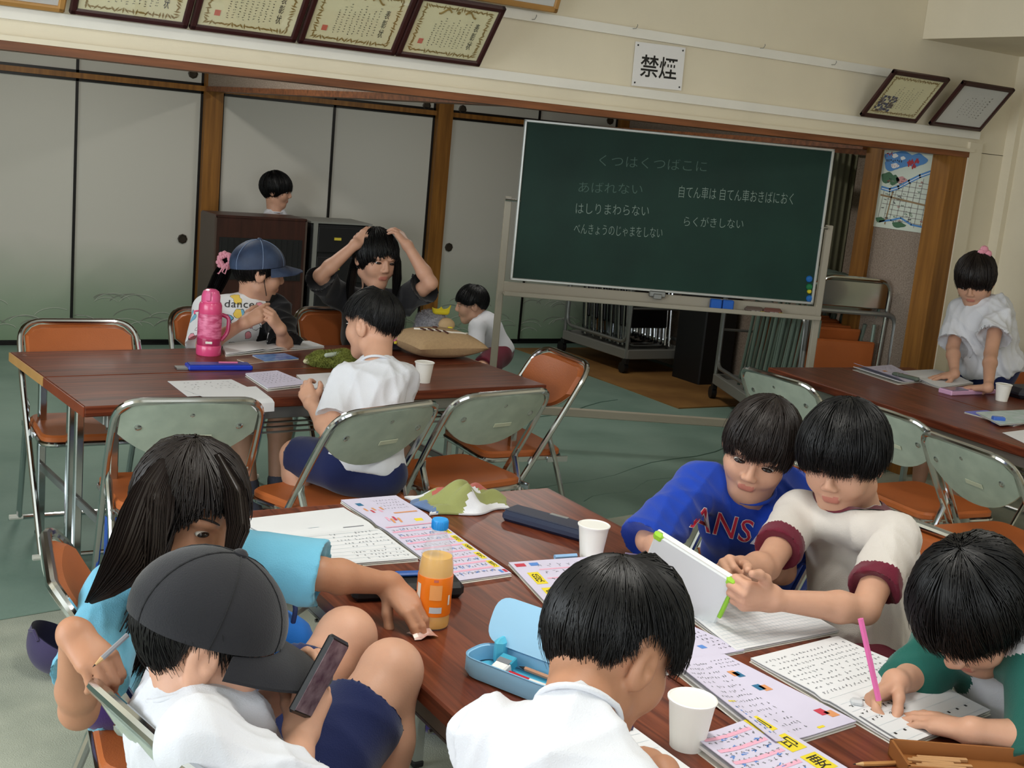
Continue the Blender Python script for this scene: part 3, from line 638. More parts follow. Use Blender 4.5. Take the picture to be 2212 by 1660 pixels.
for i in range(60): scrib(pr, Mf @ Tr(rr_.uniform(-.2, .24), rr_.uniform(-.18, .06), .0008+i*1e-6), .02, .008, 3, i, .0022, rr_.choice((4, 4, 1, 2, 3)))
pr.build('print', cols, mp_, 0)
# curtains
def curtain(label, path, z0, z1, amp, nf, tie=None):
    a, b = Vector(path[0]), Vector(path[1]); d = (b-a); n = Vector((-d.y, d.x, 0)).normalized(); G = []; nu, nv = nf*8, 24
    for i in range(nu+1):
        u = i/nu; row = []
        for j in range(nv+1):
            v = j/nv; z = z0+(z1-z0)*v; k = 1.0
            if tie is not None: k = 1-.6*math.exp(-((z-tie)/.28)**2)
            q = a+d*(.5+(u-.5)*k)+n*(amp*math.sin(u*nf*2*PI)*(.6+.4*math.sin(v*3+u*5))); row.append(Vector((q.x, q.y, z)))
        G.append(row)
    mb = MB().grid(G); mb.grid([[p+n*.002 for p in reversed(r)] for r in G]); return tag(mb.build('curtain', M_CURT, None, 80), label, 'curtain')
curtain('narrow grey-green curtain hanging beside the chalkboard', ((5.80, 5.74, 0), (5.93, 5.66, 0)), .04, 1.745, .018, 4)
co = curtain('greenish curtain gathered with a tie at the right edge', ((5.84, 4.20, 0), (5.80, 3.4, 0)), .05, 2.2, .03, 9, 1.12)
# ------------------------------------------------------------------ things on the tables
TZ = .7003
def px_quad(c, z=TZ): return [at(x, y, z) for x, y in c]            # corners far-left, far-right, near-right, near-left
def patch(q, u, v, z=0): p = (q[0]*(1-u)+q[1]*u)*(1-v)+(q[3]*(1-u)+q[2]*u)*v; return Vector((p.x, p.y, p.z+z))
M_PAGE = mat('notebook_page', (226, 227, 230), .75, var=.03, vscale=8); M_LILAC = mat('lilac_page', (214, 208, 230), .7, var=.04, vscale=10)
M_YEL = mat('yellow_print', (236, 214, 50), .6); M_PINK = mat('pink_print', (236, 176, 200), .6); M_REDP = mat('red_print', (200, 60, 80), .6); M_BLUP = mat('blue_print', (90, 140, 215), .6); M_GREYINK = mat('pencil_grey', (120, 122, 128), .7); M_LINE = mat('rule_line', (196, 208, 216), .7); M_SKINP = mat('tan_print', (220, 150, 100), .6); M_TEALP = mat('teal_print', (40, 110, 150), .6)
PRM = [M_INK, M_YEL, M_PINK, M_REDP, M_BLUP, M_GREYINK, M_LINE, M_SKINP, M_TEALP]
class Sheet:
    """one sheet of a book lying on a table: bent in the middle, printed on top"""
    def __init__(s, q, hump=0.0, spine=None, lift=.0, curl=0.0, th=.0012):
        s.q, s.hump, s.spine, s.lift, s.curl, s.th = q, hump, spine, lift, curl, th
    def z(s, u, v):
        h = s.lift
        if s.spine is not None:
            t = (u if s.spine[0] == 'u' else v)-s.spine[1]; h += s.hump*(math.exp(-(abs(t)/.28)**2)-.8*math.exp(-(abs(t)/.035)**2))
        if s.curl: h += s.curl*max(0, (1-u)-.55)**2*4
        return h
    def P(s, u, v, e=0): return patch(s.q, u, v, s.z(u, v)+e)
    def mesh(s, mb, n=20, th=None, m=0): return mb.slab([[s.P(i/n, 1-j/n, th if th else s.th) for j in range(n+1)] for i in range(n+1)], th or s.th, m)
    def rect(s, mb, u0, v0, u1, v1, m, e=.0004, n=4):
        t = s.th+e; mb.grid([[s.P(u0+(u1-u0)*i/n, v1+(v0-v1)*j/n, t) for j in range(n+1)] for i in range(n+1)], m)
    def scrib(s, mb, u0, v0, u1, v1, rows, cols, seed, m=0, sw=.0013, vert=False, skip=.0):
        r = random.Random(seed); t = s.th+.0005
        for i in range(rows):
            for j in range(cols):
                if r.random() < skip: continue
                cu = u0+(u1-u0)*((j+.5)/cols); cv = v0+(v1-v0)*((i+.5)/rows); c = s.P(cu, cv, t); ex = s.P(cu+.01, cv, t)-c; ey = s.P(cu, cv+.01, t)-c; sx = (u1-u0)/cols*100*.40; sy = (v1-v0)/rows*100*.32
                for k in range(3):
                    a = r.choice((0, 0, PI/2, .7, -.7)); l = r.uniform(.5, 1.0); o = ex*sx*r.uniform(-.5, .5)+ey*sy*r.uniform(-.5, .5); d = ex*sx*math.cos(a)*l+ey*sy*math.sin(a)*l
                    if d.length < 1e-5: continue
                    n = Vector((-d.y, d.x, 0)).normalized()*sw/2; mb.add([c+o-d/2-n, c+o+d/2-n, c+o+d/2+n, c+o-d/2+n], [(0, 1, 2, 3)], m)
    def char(s, mb, ch, u, v, w_, h_, m=0, rot=0):
        me = text_mesh(ch, 1.0); co = np.array([p.co[:] for p in me.vertices])
        if len(co):
            lo, hi = co.min(0), co.max(0)
            mb.add([s.P(u+w_*((p[0]-lo[0])/(hi[0]-lo[0])-.5), v-h_*((p[1]-lo[1])/(hi[1]-lo[1])-.5), s.th+.0009) for p in co], [tuple(p.vertices) for p in me.polygons], m)
        bpy.data.meshes.remove(me)
def book(label, corners, pm=M_PAGE, thick=.006, spine=None, hump=.006, draw=None, name='notebook', z=TZ, cover=None, cat='notebook', curl=0.0, grp=None):
    q = px_quad(corners, z); c = sum(q, Vector())/4; t = thing(name, label, cat, (c.x, c.y, z), group=grp); q = [p-Vector((c.x, c.y, z)) for p in q]
    s = Sheet(q, hump, spine, thick, curl); k = 1.006
    if thick > .001:
        q2 = [p*k for p in q]; MB().slab([[patch(q2, i/4, 1-j/4, .0015) for j in range(5)] for i in range(5)], .0014).build('cover', cover or M_WHITE_RAIL, t)
        lo = Sheet([p*.998 for p in q], hump*.6, spine, thick*.5, curl*.4); b = MB(); lo.mesh(b, 20, thick*.5-.0016); b.build('page_block', M_PAPERW, t)
    b = MB(); s.mesh(b); b.build('page', pm, t)
    if draw: p = MB(); draw(s, p); p.build('print', PRM, t, 0)
    return t
def lines(s, p, u0, v0, u1, v1, n, m=6, wd=.003, vert=False):
    for k in range(n+1):
        if vert: u = u0+(u1-u0)*k/n; s.rect(p, u-wd/2, v0, u+wd/2, v1, m, .0003, 8)
        else: v = v0+(v1-v0)*k/n; s.rect(p, u0, v-wd/2, u1, v+wd/2, m, .0003, 10)
def kanji_side(s, p, u, v0, v1, chars, w_=.10):
    n = len(chars)
    for k, ch in enumerate(chars):
        a, b = v0+(v1-v0)*(k+.12)/n, v0+(v1-v0)*(k+.88)/n; s.rect(p, u-w_/2, a, u+w_/2, b, 1); s.char(p, ch, u, (a+b)/2, w_*.7, (b-a)*.7)
# foreground: open notebook at the far left
def d1(s, p): lines(s, p, .02, .46, .98, .98, 9); s.scrib(p, .50, .50, .97, .96, 9, 14, 2, 5, .0012, skip=.35); s.rect(p, .72, .40, .92, .42, 5); s.rect(p, .42, .355, .52, .362, 6)
book('open notebook with ruled lower page at the far end of the foreground table', [(513, 1131), (741, 1104), (905, 1213), (590, 1193)][0:1]+[(741, 1104), (903, 1214), (668, 1233)], M_PAGE, .007, ('v', .44), .007, d1)
# kanji workbook
def d2(s, p):
    for k in range(9): s.rect(p, .05, .40+.064*k, .90, .416+.064*k, 2)
    s.scrib(p, .06, .42, .84, .98, 9, 12, 5, 5, .0011); s.scrib(p, .45, .04, .9, .2, 4, 8, 6, 5, .0009); s.scrib(p, .06, .42, .84, .98, 9, 6, 8, 4, .0016, skip=.6)
    kanji_side(s, p, .92, .46, .94, '努功省究努'); s.rect(p, .50, .24, .92, .255, 7); s.rect(p, .70, .33, .84, .37, 1); s.rect(p, .12, .07, .22, .11, 8)
    for k in range(5): s.rect(p, .12+.07*k, .15+.03*(k % 2), .16+.07*k, .19+.03*(k % 2), (7, 3, 7, 2, 7)[k])
    for k in range(4): s.rect(p, .25+.06*k, .29+.02*(k % 2), .29+.06*k, .33+.02*(k % 2), (2, 7, 3, 7)[k])
    s.rect(p, .93, .955, .985, .985, 3); s.rect(p, .86, .955, .91, .985, 4)
book('lilac kanji workbook with yellow squares behind the orange juice bottle', [(736, 1088), (855, 1078), (1104, 1246), (982, 1264)], M_LILAC, .007, ('v', .36), .006, d2, 'workbook', cat='workbook')
def d3(s, p):
    s.scrib(p, .2, .05, .95, .95, 6, 9, 12, 5, .0011); kanji_side(s, p, .12, .22, .9, '段定'); s.rect(p, .03, .05, .12, .12, 3); s.rect(p, .16, .05, .24, .12, 4)
    for k in range(4): s.rect(p, .2, .2+.2*k, .95, .225+.2*k, 2)
book('second lilac kanji workbook partly hidden by the dark-haired boy in the foreground', [(1098, 1222), (1330, 1205), (1420, 1300), (1190, 1322)], M_LILAC, .006, None, 0, d3, 'workbook', cat='workbook')
# grid notebook under the tablet
def d4(s, p): lines(s, p, .03, .50, .97, .98, 14, 6, .0022); lines(s, p, .03, .50, .97, .98, 26, 6, .0016, True); s.scrib(p, .05, .05, .9, .42, 7, 16, 3, 5, .001, skip=.4); s.rect(p, .04, .42, .22, .435, 5); s.rect(p, .16, .03, .24, .055, 4)
book('large open grid notebook lying under the tablet', [(1362, 1247), (1560, 1226), (1812, 1370), (1590, 1414)], M_PAGE, .007, ('v', .47), .006, d4)
def d5(s, p):
    s.scrib(p, .05, .1, .5, .9, 8, 7, 3, 5, .001, skip=.3)
    for k in range(4): s.rect(p, .55+.08*(k % 2), .2+.16*k, .62+.08*(k % 2), .30+.16*k, (7, 3, 7, 4)[k])
    s.scrib(p, .78, .1, .95, .9, 8, 3, 4, 0, .001)
book('lilac workbook with little cartoons beside the foreground boy\'s face', [(1330, 1380), (1478, 1352), (1607, 1412), (1428, 1446)], M_LILAC, .006, None, 0, d5, 'workbook', cat='workbook')
def d6(s, p):
    s.scrib(p, .05, .06, .52, .95, 15, 12, 3, 5, .0011, skip=.2)
    for (u, v, m) in ((.60, .22, 7), (.64, .24, 8), (.62, .42, 8), (.68, .44, 7), (.80, .80, 3), (.86, .84, 7)): s.rect(p, u, v, u+.10, v+.07, m)
    for k in range(8): s.rect(p, .06, .62+.04*k, .078, .635+.04*k, 4)
    s.scrib(p, .60, .05, .95, .18, 3, 6, 7, 5, .001); s.rect(p, .05, .03, .14, .05, 3); s.rect(p, .02, .0, .3, .02, 2); s.rect(p, .06, .55, .16, .565, 1); s.rect(p, .58, .95, .66, .97, 1)
book('open lilac textbook with small pictures between paper cup and writing boy', [(1440, 1441), (1563, 1424), (1848, 1570), (1672, 1626)], M_LILAC, .009, None, 0, d6, 'textbook', cat='book', curl=.012)
def d7(s, p):
    s.scrib(p, .04, .05, .96, .50, 9, 22, 3, 5, .0013, skip=.08); s.scrib(p, .50, .56, .96, .70, 2, 14, 4, 0, .0014); s.scrib(p, .06, .60, .45, .80, 3, 8, 5, 0, .0015, skip=.2)
    for k in range(9): s.rect(p, .075+.1*k, .90, .095+.1*k, .915, 0)
    lines(s, p, .03, .53, .97, .97, 6, 6, .002); s.rect(p, .02, .72, .04, .95, 5)
book('open notebook full of pencilled characters under the writing boy\'s hands', [(1620, 1432), (1808, 1384), (2138, 1545), (1950, 1624)], M_PAGE, .008, ('v', .50), .006, d7)
def d8(s, p):
    for k in range(5): s.rect(p, .05, .10+.2*k, .70, .15+.2*k, 2)
    s.scrib(p, .04, .04, .70, .96, 9, 9, 13, 5, .0013); s.scrib(p, .04, .1, .7, .9, 6, 4, 14, 4, .002, skip=.3); kanji_side(s, p, .84, -.04, .98, '刷印要', .20)
book('kanji workbook at the bottom edge with a yellow square on each row', [(1490, 1616), (1640, 1562), (1830, 1680), (1655, 1745)], M_LILAC, .014, None, 0, d8, 'workbook', cat='workbook', curl=.01)
book('sheet of ruled paper under the hand of the foreground boy', [(1290, 1590), (1368, 1573), (1570, 1720), (1440, 1760)], M_PAGE, .0006, None, 0, lambda s, p: lines(s, p, .05, .1, .95, .95, 8, 6, .004), 'paper_sheet', cat='paper')
# left table
book('open white notebook in front of the girl in the denim cap', [(478, 748), (668, 741), (700, 752), (488, 771)], M_PAGE, .008, ('u', .42), .010)
book('two loose worksheets hanging over the near edge of the left table', [(362, 825), (500, 821), (560, 850), (405, 858)], M_PAGE, .0008, None, 0, lambda s, p: s.scrib(p, .1, .1, .9, .9, 6, 12, 3, 5, .0012, skip=.5), 'worksheet', cat='paper')
ws = MB(); e0 = at(395, 842, TZ+.002); q = [at(400, 843, TZ+.003), at(553, 835, TZ+.003), at(588, 862, TZ+.003), at(470, 870, TZ+.003)]
G = []
for i in range(9):
    row = []
    for j in range(15):
        v = j/10; u = i/8
        if v <= 1: row.append(patch(q, u, v))
        else: p = patch(q, u, 1.0); d = patch(q, u, 1)-patch(q, u, .9); row.append(p+Vector((d.x*.9*(v-1)*4+.004, -.012-.02*(v-1), -.05*(v-1)*1.9)))
    G.append(row)
ws.grid([list(reversed(r)) for r in G]); ws.grid([[p-Vector((0, 0, .0006)) for p in r] for r in G]); tag(ws.build('worksheet', M_PAGE), 'loose worksheet drooping over the near edge of the left table', 'paper')
book('lilac workbook held at the edge by the white-shirted boy at the left table', [(530, 814), (598, 808), (668, 836), (578, 846)], M_LILAC, .012, None, 0, lambda s, p: s.scrib(p, .1, .1, .9, .8, 6, 8, 3, 5, .0012), 'workbook', cat='workbook')
book('open white notebook under the white-shirted boy\'s resting hand', [(640, 814), (735, 808), (775, 838), (668, 843)], M_PAGE, .006, None, 0)
book('blue picture booklet lying beyond the pencil case on the left table', [(545, 770), (615, 766), (645, 777), (572, 783)], mat('blue_booklet', (70, 120, 205), .3, col2=(150, 185, 235), vscale=30), .004, None, 0, None, 'booklet', cat='booklet')
book('small brown card beside the blue booklet', [(512, 778), (548, 774), (576, 782), (540, 787)], mat('brown_card', (150, 112, 88), .5, var=.2), .0012, None, 0, None, 'card', cat='card')
# right table
def d9(s, p): s.scrib(p, .1, .1, .9, .9, 8, 10, 3, 5, .0014, skip=.4); s.rect(p, .45, .3, .55, .38, 7)
book('folded-over workbook on the right table near its far end', [(1842, 800), (1925, 793), (1990, 826), (1940, 832)], M_LILAC, .010, None, 0, d9, 'workbook', cat='workbook', curl=.03)
book('open white notebook under the standing girl\'s hands', [(1925, 806), (2020, 801), (2102, 830), (2032, 841)], M_PAGE, .006, ('v', .5), .008)
book('blue folder at the right edge of the right table', [(2083, 893), (2130, 890), (2230, 912), (2190, 922)], mat('blue_folder', (110, 120, 215), .4), .006, None, 0, None, 'folder', cat='folder')
book('pale booklet with green print on top of the blue folder', [(2108, 893), (2212, 888), (2260, 912), (2160, 920)], mat('pale_booklet', (206, 216, 222), .4, col2=(170, 196, 190), vscale=20), .004, None, 0, None, 'booklet', z=.709, cat='booklet')
book('white sheet of paper at the right edge below the blue folder', [(2165, 936), (2212, 930), (2270, 950), (2215, 960)], M_PAGE, .0006, None, 0, None, 'paper_sheet', cat='paper')
# cups
def cup(label, px, py, h=.078, z=TZ):
    p = at(px, py, z); t = thing('paper_cup', label, 'cup', (p.x, p.y, z), group='white paper cups'); r0, r1 = h*.335, h*.455
    MB().lathe([(r0, 0), (r0, .002), (r1, h-.002), (r1-.0012, h-.002), (r0-.001, .006), (0, .006)], 32).build('body', mat('cup_paper', (236, 234, 226), .55), t)
    MB().lathe([(r1-.0005, h-.004), (r1+.0022, h-.003), (r1+.0026, h), (r1, h+.0012), (r1-.0015, h-.001)], 32).build('rim', mat('cup_rim', (240, 238, 232), .5), t); return t
cup('white paper cup nearest to us beside the lilac textbook', 1483, 1612, .083); cup('white paper cup beyond the foreground boy\'s head by the navy case', 1276, 1203, .078)
cup('white paper cup on the left table by the burlap cushion', 914, 826, .078); cup('white paper cup on the right table', 2163, 866, .075)
# orange juice bottle
bp_ = at(932, 1350, TZ); bt = thing('juice_bottle', 'orange juice bottle with blue cap on the foreground table', 'bottle', (bp_.x, bp_.y, TZ))
H = .213; prof = [(.030, 0), (.0335, .006), (.0335, .05), (.032, .06), (.0335, .075), (.0335, .115), (.0325, .128), (.028, .155), (.020, .175), (.0145, .186), (.0135, .196)]
def clear(name, col, a): 
    m = mat(name, col, .08, trans=.0, alpha=1); nt = m.node_tree; b = nt.nodes['Principled BSDF']; o = nt.nodes['Material Output']; tb = nt.nodes.new('ShaderNodeBsdfTransparent'); tb.inputs[0].default_value = (.97, .98, 1, 1); mx = nt.nodes.new('ShaderNodeMixShader'); mx.inputs[0].default_value = a; nt.links.new(tb.outputs[0], mx.inputs[1]); nt.links.new(b.outputs[0], mx.inputs[2]); nt.links.new(mx.outputs[0], o.inputs[0]); return m
MB().lathe(prof, 36).build('bottle_body', clear('clear_plastic', (220, 226, 232), .22), bt)
MB().lathe([(.0315, .003), (.0325, .01), (.0325, .05), (.031, .06), (.0325, .075), (.0325, .115), (.031, .128), (.0285, .141), (0, .141)], 32).build('juice', mat('orange_juice', (255, 190, 44), .3, spec=.2), bt)
MB().lathe([(.0338, .028), (.0342, .03), (.0336, .06), (.0342, .075), (.0342, .103), (.0338, .105)], 36).build('label_wrap', mat('orange_label', (250, 128, 24), .3), bt)
def cyl_rect(a0, a1, z0, z1, r_, n=6): return MB().grid([[Vector((r_*math.cos(a0+(a1-a0)*i/n), r_*math.sin(a0+(a1-a0)*i/n), z)) for z in (z0, z1)] for i in range(n+1)])
va = math.atan2(-bp_.y, -bp_.x); M_PEACH = mat('label_peach', (246, 168, 100), .4); M_LGREY = mat('label_grey', (196, 200, 206), .4)
for a0, a1, z0, z1, mm in ((-.25, .45, .062, .092, M_PEACH), (-.2, .5, .036, .048, M_LGREY), (-.05, .2, .098, .103, M_SEAL), (-1.2, -.85, .06, .09, M_WHITE_RAIL), (.9, 1.05, .05, .07, M_WHITE_RAIL)): cyl_rect(va+a0, va+a1, z0, z1, .0346).build('label_print', mm, bt, 0)
cpm = MB().lathe([(.0152, .194), (.0156, .196), (.0156, .211), (.0145, .213), (0, .213)], 30)
for k in range(24): a = 2*PI*k/24; cpm.box((.0157*math.cos(a), .0157*math.sin(a), .203), (.0012, .0012, .014), rot=Rz(a))
cpm.build('cap', mat('blue_cap', (40, 150, 226), .4), bt)
wr = MB(); pw_ = at(913, 1375, TZ); r = random.Random(8); wr.grid([[Vector((.012*(i-2)+r.uniform(-.002, .002), .009*(j-2)+r.uniform(-.002, .002), .004+r.uniform(-.003, .005))) for j in range(5)] for i in range(5)])
o = wr.build('candy_wrapper', mat('pink_foil', (214, 160, 150), .3, metal=.3, col2=(240, 220, 214), vscale=60), None, 10); o.location = pw_; tag(o, 'crumpled pink candy wrapper in front of the juice bottle', 'wrapper')
# pencil cases and towel
def long_box(name, label, a, b, w_, h_, m, cat, bev=.006, z=TZ, parts=None):
    A_, B_ = at(*a, z), at(*b, z); c = (A_+B_)/2; L = (B_-A_).length; t = thing(name, label, cat, (c.x, c.y, z), math.atan2(B_.y-A_.y, B_.x-A_.x))
    MB().box((0, 0, h_/2), (L, w_, h_), bev=bev).build('body', m, t)
    if parts: parts(t, L)
    return t
M_NAVYL = mat('navy_leather', (30, 40, 66), .45, bump=.1)
long_box('pencil_case', 'navy leather pencil case with magnetic lid behind the paper cup', (1098, 1118), (1292, 1172), .075, .026, M_NAVYL, 'pencil case', .008, parts=lambda t, L: (MB().box((0, .004, .0262), (L-.004, .06, .004), bev=.002).build('lid', mat('navy_lid', (44, 48, 66), .5), t), MB().box((.0, .030, .0275), (.05, .012, .003)).build('clasp', M_STEEL, t)))
def bcase(t, L):
    for k in range(7): sp = MB(); sp.tube([(-L*.30+.008*k+.003*math.cos(a), -.044, .026+.006*math.sin(a)) for a in np.linspace(0, 2*PI, 8)], .0012, 4); sp.build('ring', M_STEEL, t)
    MB().box((.01, .01, .039), (.06, .02, .008), bev=.003).build('blue_sharpener', mat('blue_plastic', (40, 90, 170), .3), t)
long_box('pencil_case', 'black zipped pencil case behind the juice bottle', (752, 1288), (990, 1278), .085, .034, mat('black_nylon', (16, 16, 18), .6, bump=.3), 'pencil case', .010, parts=bcase)
def opencase(t, L):
    MB().box((0, .0, .0185), (L-.014, .052, .004)).build('inner_tray', mat('dark_blue_tray', (20, 50, 140), .4), t); MB().tube([(.0, .008, .0225), (.07, .004, .0225)], .0035, 6).build('pencil', mat('pink_pencil_s', (225, 120, 160), .4), t); MB().box((-L/2-.02, .0, .004), (.04, .05, .006)).build('flap', M_STEEL, t)
long_box('pencil_case', 'bright blue open pencil case on the left table', (403, 797), (541, 797), .07, .018, mat('blue_plastic_case', (24, 60, 190), .25, coat=.4), 'pencil case', .004, parts=opencase)
long_box('pencil_case', 'pink translucent pencil case on the right table', (2040, 852), (2136, 848), .075, .022, mat('pink_plastic', (216, 170, 205), .25, coat=.3), 'pencil case', .004, parts=lambda t, L: MB().box((-L*.30, -.002, .0225), (L*.36, .070, .004), bev=.002).build('clear_lid', mat('smoky_lilac', (130, 110, 140), .15), t))
long_box('pencil_case', 'slim grey-green pen case lying on the white notebook at right', (1928, 812), (1985, 826), .035, .020, mat('grey_green_plastic', (96, 108, 98), .3), 'pen case', .009, z=.708, parts=lambda t, L: MB().box((-L*.22, 0, .0101), (.004, .0365, .0205)).build('band', M_STEEL, t))
long_box('bag', 'dark pouch behind the paper cup on the right table', (2180, 858), (2240, 858), .14, .05, mat('black_pouch', (30, 32, 42), .5), 'pouch', .02)
long_box('sharpener', 'small blue sharpener in front of the pale booklet', (2142, 914), (2168, 916), .028, .028, mat('blue_clear', (70, 110, 200), .2), 'sharpener', .004)
long_box('eraser', 'white eraser with dark sleeve near the tablet', (1376, 1178), (1410, 1172), .022, .013, mat('white_eraser', (236, 236, 232), .7), 'eraser', .003, parts=lambda t, L: MB().box((.004, 0, .0066), (L*.6, .0228, .0138), bev=.002).build('sleeve', mat('navy_sleeve', (50, 46, 80), .5), t))
long_box('eraser', 'small worn grey eraser on the pencilled notebook', (1836, 1522), (1864, 1526), .018, .012, mat('grey_eraser', (196, 198, 200), .6), 'eraser', .004, z=.712)
def pencil(label, a, b, m, za=.7045, zb=.7045, r_=.0038, tip=True, name='pencil', free=None):
    A_, B_ = (free if free else (at(*a, za), at(*b, zb))); t = thing(name, label, name, A_); d = B_-A_; n = d.normalized(); L = d.length
    MB().tube([Vector(), n*(L-.018)], r_, 6).build('shaft', m, t)
    if tip: MB().tube([n*(L-.018), n*(L-.005)], [r_, r_*.35], 6).build('wood_tip', mat('bare_wood', (206, 166, 116), .7), t); MB().tube([n*(L-.005), n*L], [r_*.35, .0003], 6).build('lead', M_INK, t)
    return t
pencil('pale blue felt pen lying by the farther paper cup', (1198, 1204), (1260, 1200), mat('pale_blue', (150, 190, 230), .4), tip=False, name='pen', r_=.006, za=.7065, zb=.7065)
pencil('lilac pencil lying under the edge of the tablet', (1350, 1197), (1443, 1210), mat('lilac_pencil', (206, 186, 226), .4))
pencil('plain brown wooden pencil at the bottom edge beside the wooden box', (1968, 1648), (1842, 1652), mat('raw_wood_pencil', (186, 132, 76), .5))
tipp = at(1903, 1535, .7135); topp = tipp+(atd(1868, 1378, 2.16)-tipp).normalized()*.165
pencil('pink pencil in the writing boy\'s hand', None, None, mat('pink_pencil', (226, 108, 170), .4), r_=.0055, free=(topp, tipp))
g1 = Vector((.42, 1.775, .838)); pencil('pencil with clear cap held over the chair back by the long-haired girl', None, None, mat('grey_pencil', (150, 150, 156), .35), free=(atd(276, 1372, 1.84), atd(200, 1442, 1.80)))
pencil('dark purple pen beside the foreground boy\'s paper', (1300, 1590), (1382, 1566), mat('dark_purple', (50, 30, 70), .4), tip=False, name='pen', r_=.005, za=.706, zb=.706)
# tablet
tc = atd(1500, 1212, 2.47); q = [atd(1418, 1150, 2.50), atd(1578, 1250, 2.44), atd(1560, 1335, 2.50), atd(1455, 1245, 2.52)]
tb = thing('tablet', 'tablet in white case with lime green corners held by the ringer shirt boy', 'tablet', tc)
ex = (q[1]-q[0]).normalized(); ey0 = (q[3]-q[0]); ey = (ey0-ex*ey0.dot(ex)).normalized(); ez = ex.cross(ey); Mt = Matrix((ex, ey, ez)).transposed().to_4x4()
if ez.dot(CAM-tc) < 0: ez = -ez
W_, H_ = .185, .135; o0 = q[0]-tc; cc = o0+ex*W_/2+ey*H_/2
MB().box(cc, (W_, H_, .010), rot=Mt, bev=.004).build('case', mat('white_case', (214, 216, 216), .4), tb)
MB().box(cc-ez*.0055, (W_-.012, H_-.012, .002), rot=Mt).build('screen', mat('dark_screen', (24, 26, 30), .1), tb)
MB().box(cc-ey*(H_/2+.001)-ez*.004, (W_, .006, .012), rot=Mt, bev=.002).build('edge', M_WHITE_RAIL, tb)
for sx in (-1, 1): MB().box(cc+ex*sx*(W_/2-.008)-ey*(H_/2-.006), (.022, .020, .016), rot=Mt, bev=.005).build('green_corner', mat('lime_rubber', (150, 200, 50), .5), tb)
MB().box(cc+ex*(W_/2+.001)-ey*(H_*.12), (.008, H_*.75, .013), rot=Mt, bev=.002).build('side_rubber', mat('lime_rubber2', (140, 196, 48), .5), tb)
# smartphone
pc_ = [atd(712, 1390, 1.80), atd(752, 1412, 1.86), atd(622, 1512, 1.75)]; ex = (pc_[1]-pc_[0]).normalized(); ey = (pc_[2]-pc_[0]); ey = (ey-ex*ey.dot(ex)).normalized(); ez = ex.cross(ey); Mt = Matrix((ex, ey, ez)).transposed().to_4x4(); cc = atd(690, 1462, 1.79); s_ = -1 if ez.dot(CAM-cc) < 0 else 1
ph_ = thing('smartphone', 'black smartphone held in both hands by the boy in the cap', 'phone', cc)
MB().box((0, 0, 0), (.062, .122, .010), rot=Mt, bev=.004).build('case', mat('black_case', (14, 14, 16), .4), ph_)
scn = MB().box(ez*s_*.0053, (.054, .110, .001), rot=Mt); scm = mat('phone_screen', (70, 44, 60), .12, col2=(130, 110, 116), vscale=40); scn.build('screen', scm, ph_)
# light blue open pouch
pq = at(1118, 1480, TZ); pu = thing('pencil_pouch', 'light blue open pencil pouch beside the foreground boy\'s head', 'pencil case', (pq.x, pq.y, TZ), math.atan2(at(1195, 1500, TZ).y-at(1040, 1440, TZ).y, at(1195, 1500, TZ).x-at(1040, 1440, TZ).x))
M_LBP = mat('light_blue_vinyl', (150, 200, 232), .45, bump=.08); M_LBI = mat('aqua_lining', (90, 190, 220), .6)
def rrect(l, w_, r_, n=6): return fillet([(-l/2, -w_/2, 0), (l/2, -w_/2, 0), (l/2, w_/2, 0), (-l/2, w_/2, 0)], r_, n, True)
ol = rrect(.20, .085, .035); wl = MB(); n = len(ol); lv = ((.93, .002), (1, .010), (1, .034), (.985, .038), (.95, .036), (.94, .010))
V = [(p.x*k, p.y*k, z) for k, z in lv for p in ol]; wl.add(V, [(i*n+j, i*n+(j+1) % n, (i+1)*n+(j+1) % n, (i+1)*n+j) for i in range(len(lv)-1) for j in range(n)]+[tuple(range(n-1, -1, -1))]); wl.build('tray', M_LBP, pu)
MB().prism([(p.x*.93, p.y*.93) for p in ol], .006, .008).build('lining', M_LBI, pu)
lid = MB(); ML = Tr(0, .045, .038) @ Rx(1.15) @ Tr(0, .0425, 0); lid.prism([(p.x, p.y) for p in ol], -.006, .016, M=ML); lid.build('lid', M_LBP, pu)
fl = MB(); fl.prism([(p.x*.9, p.y*.9) for p in ol], -.009, -.0062, M=ML); fl.build('lid_lining', M_LBI, pu)
zp = MB().tube([Vector((p.x*.99, p.y*.99, .0375)) for p in ol], .0016, 5, closed=True); zp.build('zip', mat('zip_blue', (120, 170, 205), .5), pu)
MB().box((-.062, .03, .035), (.02, .03, .05), bev=.008).build('gusset', M_LBI, pu)
def in_pouch(nm, label, mbs, mats_, cat):
    t = thing(nm, label, cat, pu.location, pu.rotation_euler.z)
    for (pn, mb), m in zip(mbs, mats_): mb.build(pn, m, t)
in_pouch('eraser', 'white eraser in blue sleeve inside the light blue pouch', [('body', MB().box((-.035, .002, .022), (.030, .042, .018), rot=Rx(.3), bev=.003)), ('sleeve', MB().box((-.035, .014, .026), (.031, .022, .019), rot=Rx(.3), bev=.002)), ('sleeve_print', MB().box((-.035, .004, .0315), (.026, .012, .003), rot=Rx(.3)))], [mat('white_eraser2', (236, 236, 234), .6), mat('teal_sleeve', (60, 160, 190), .4), M_GREYINK], 'eraser')
in_pouch('pencil', 'peach coloured pencil inside the light blue pouch', [('shaft', MB().tube([(-.06, -.028, .020), (.085, -.022, .024)], .004, 6)), ('cap', MB().tube([(-.075, -.029, .020), (-.058, -.028, .020)], .0048, 6))], [mat('peach', (226, 170, 150), .4), mat('dark_cap', (60, 40, 90), .3)], 'pencil')
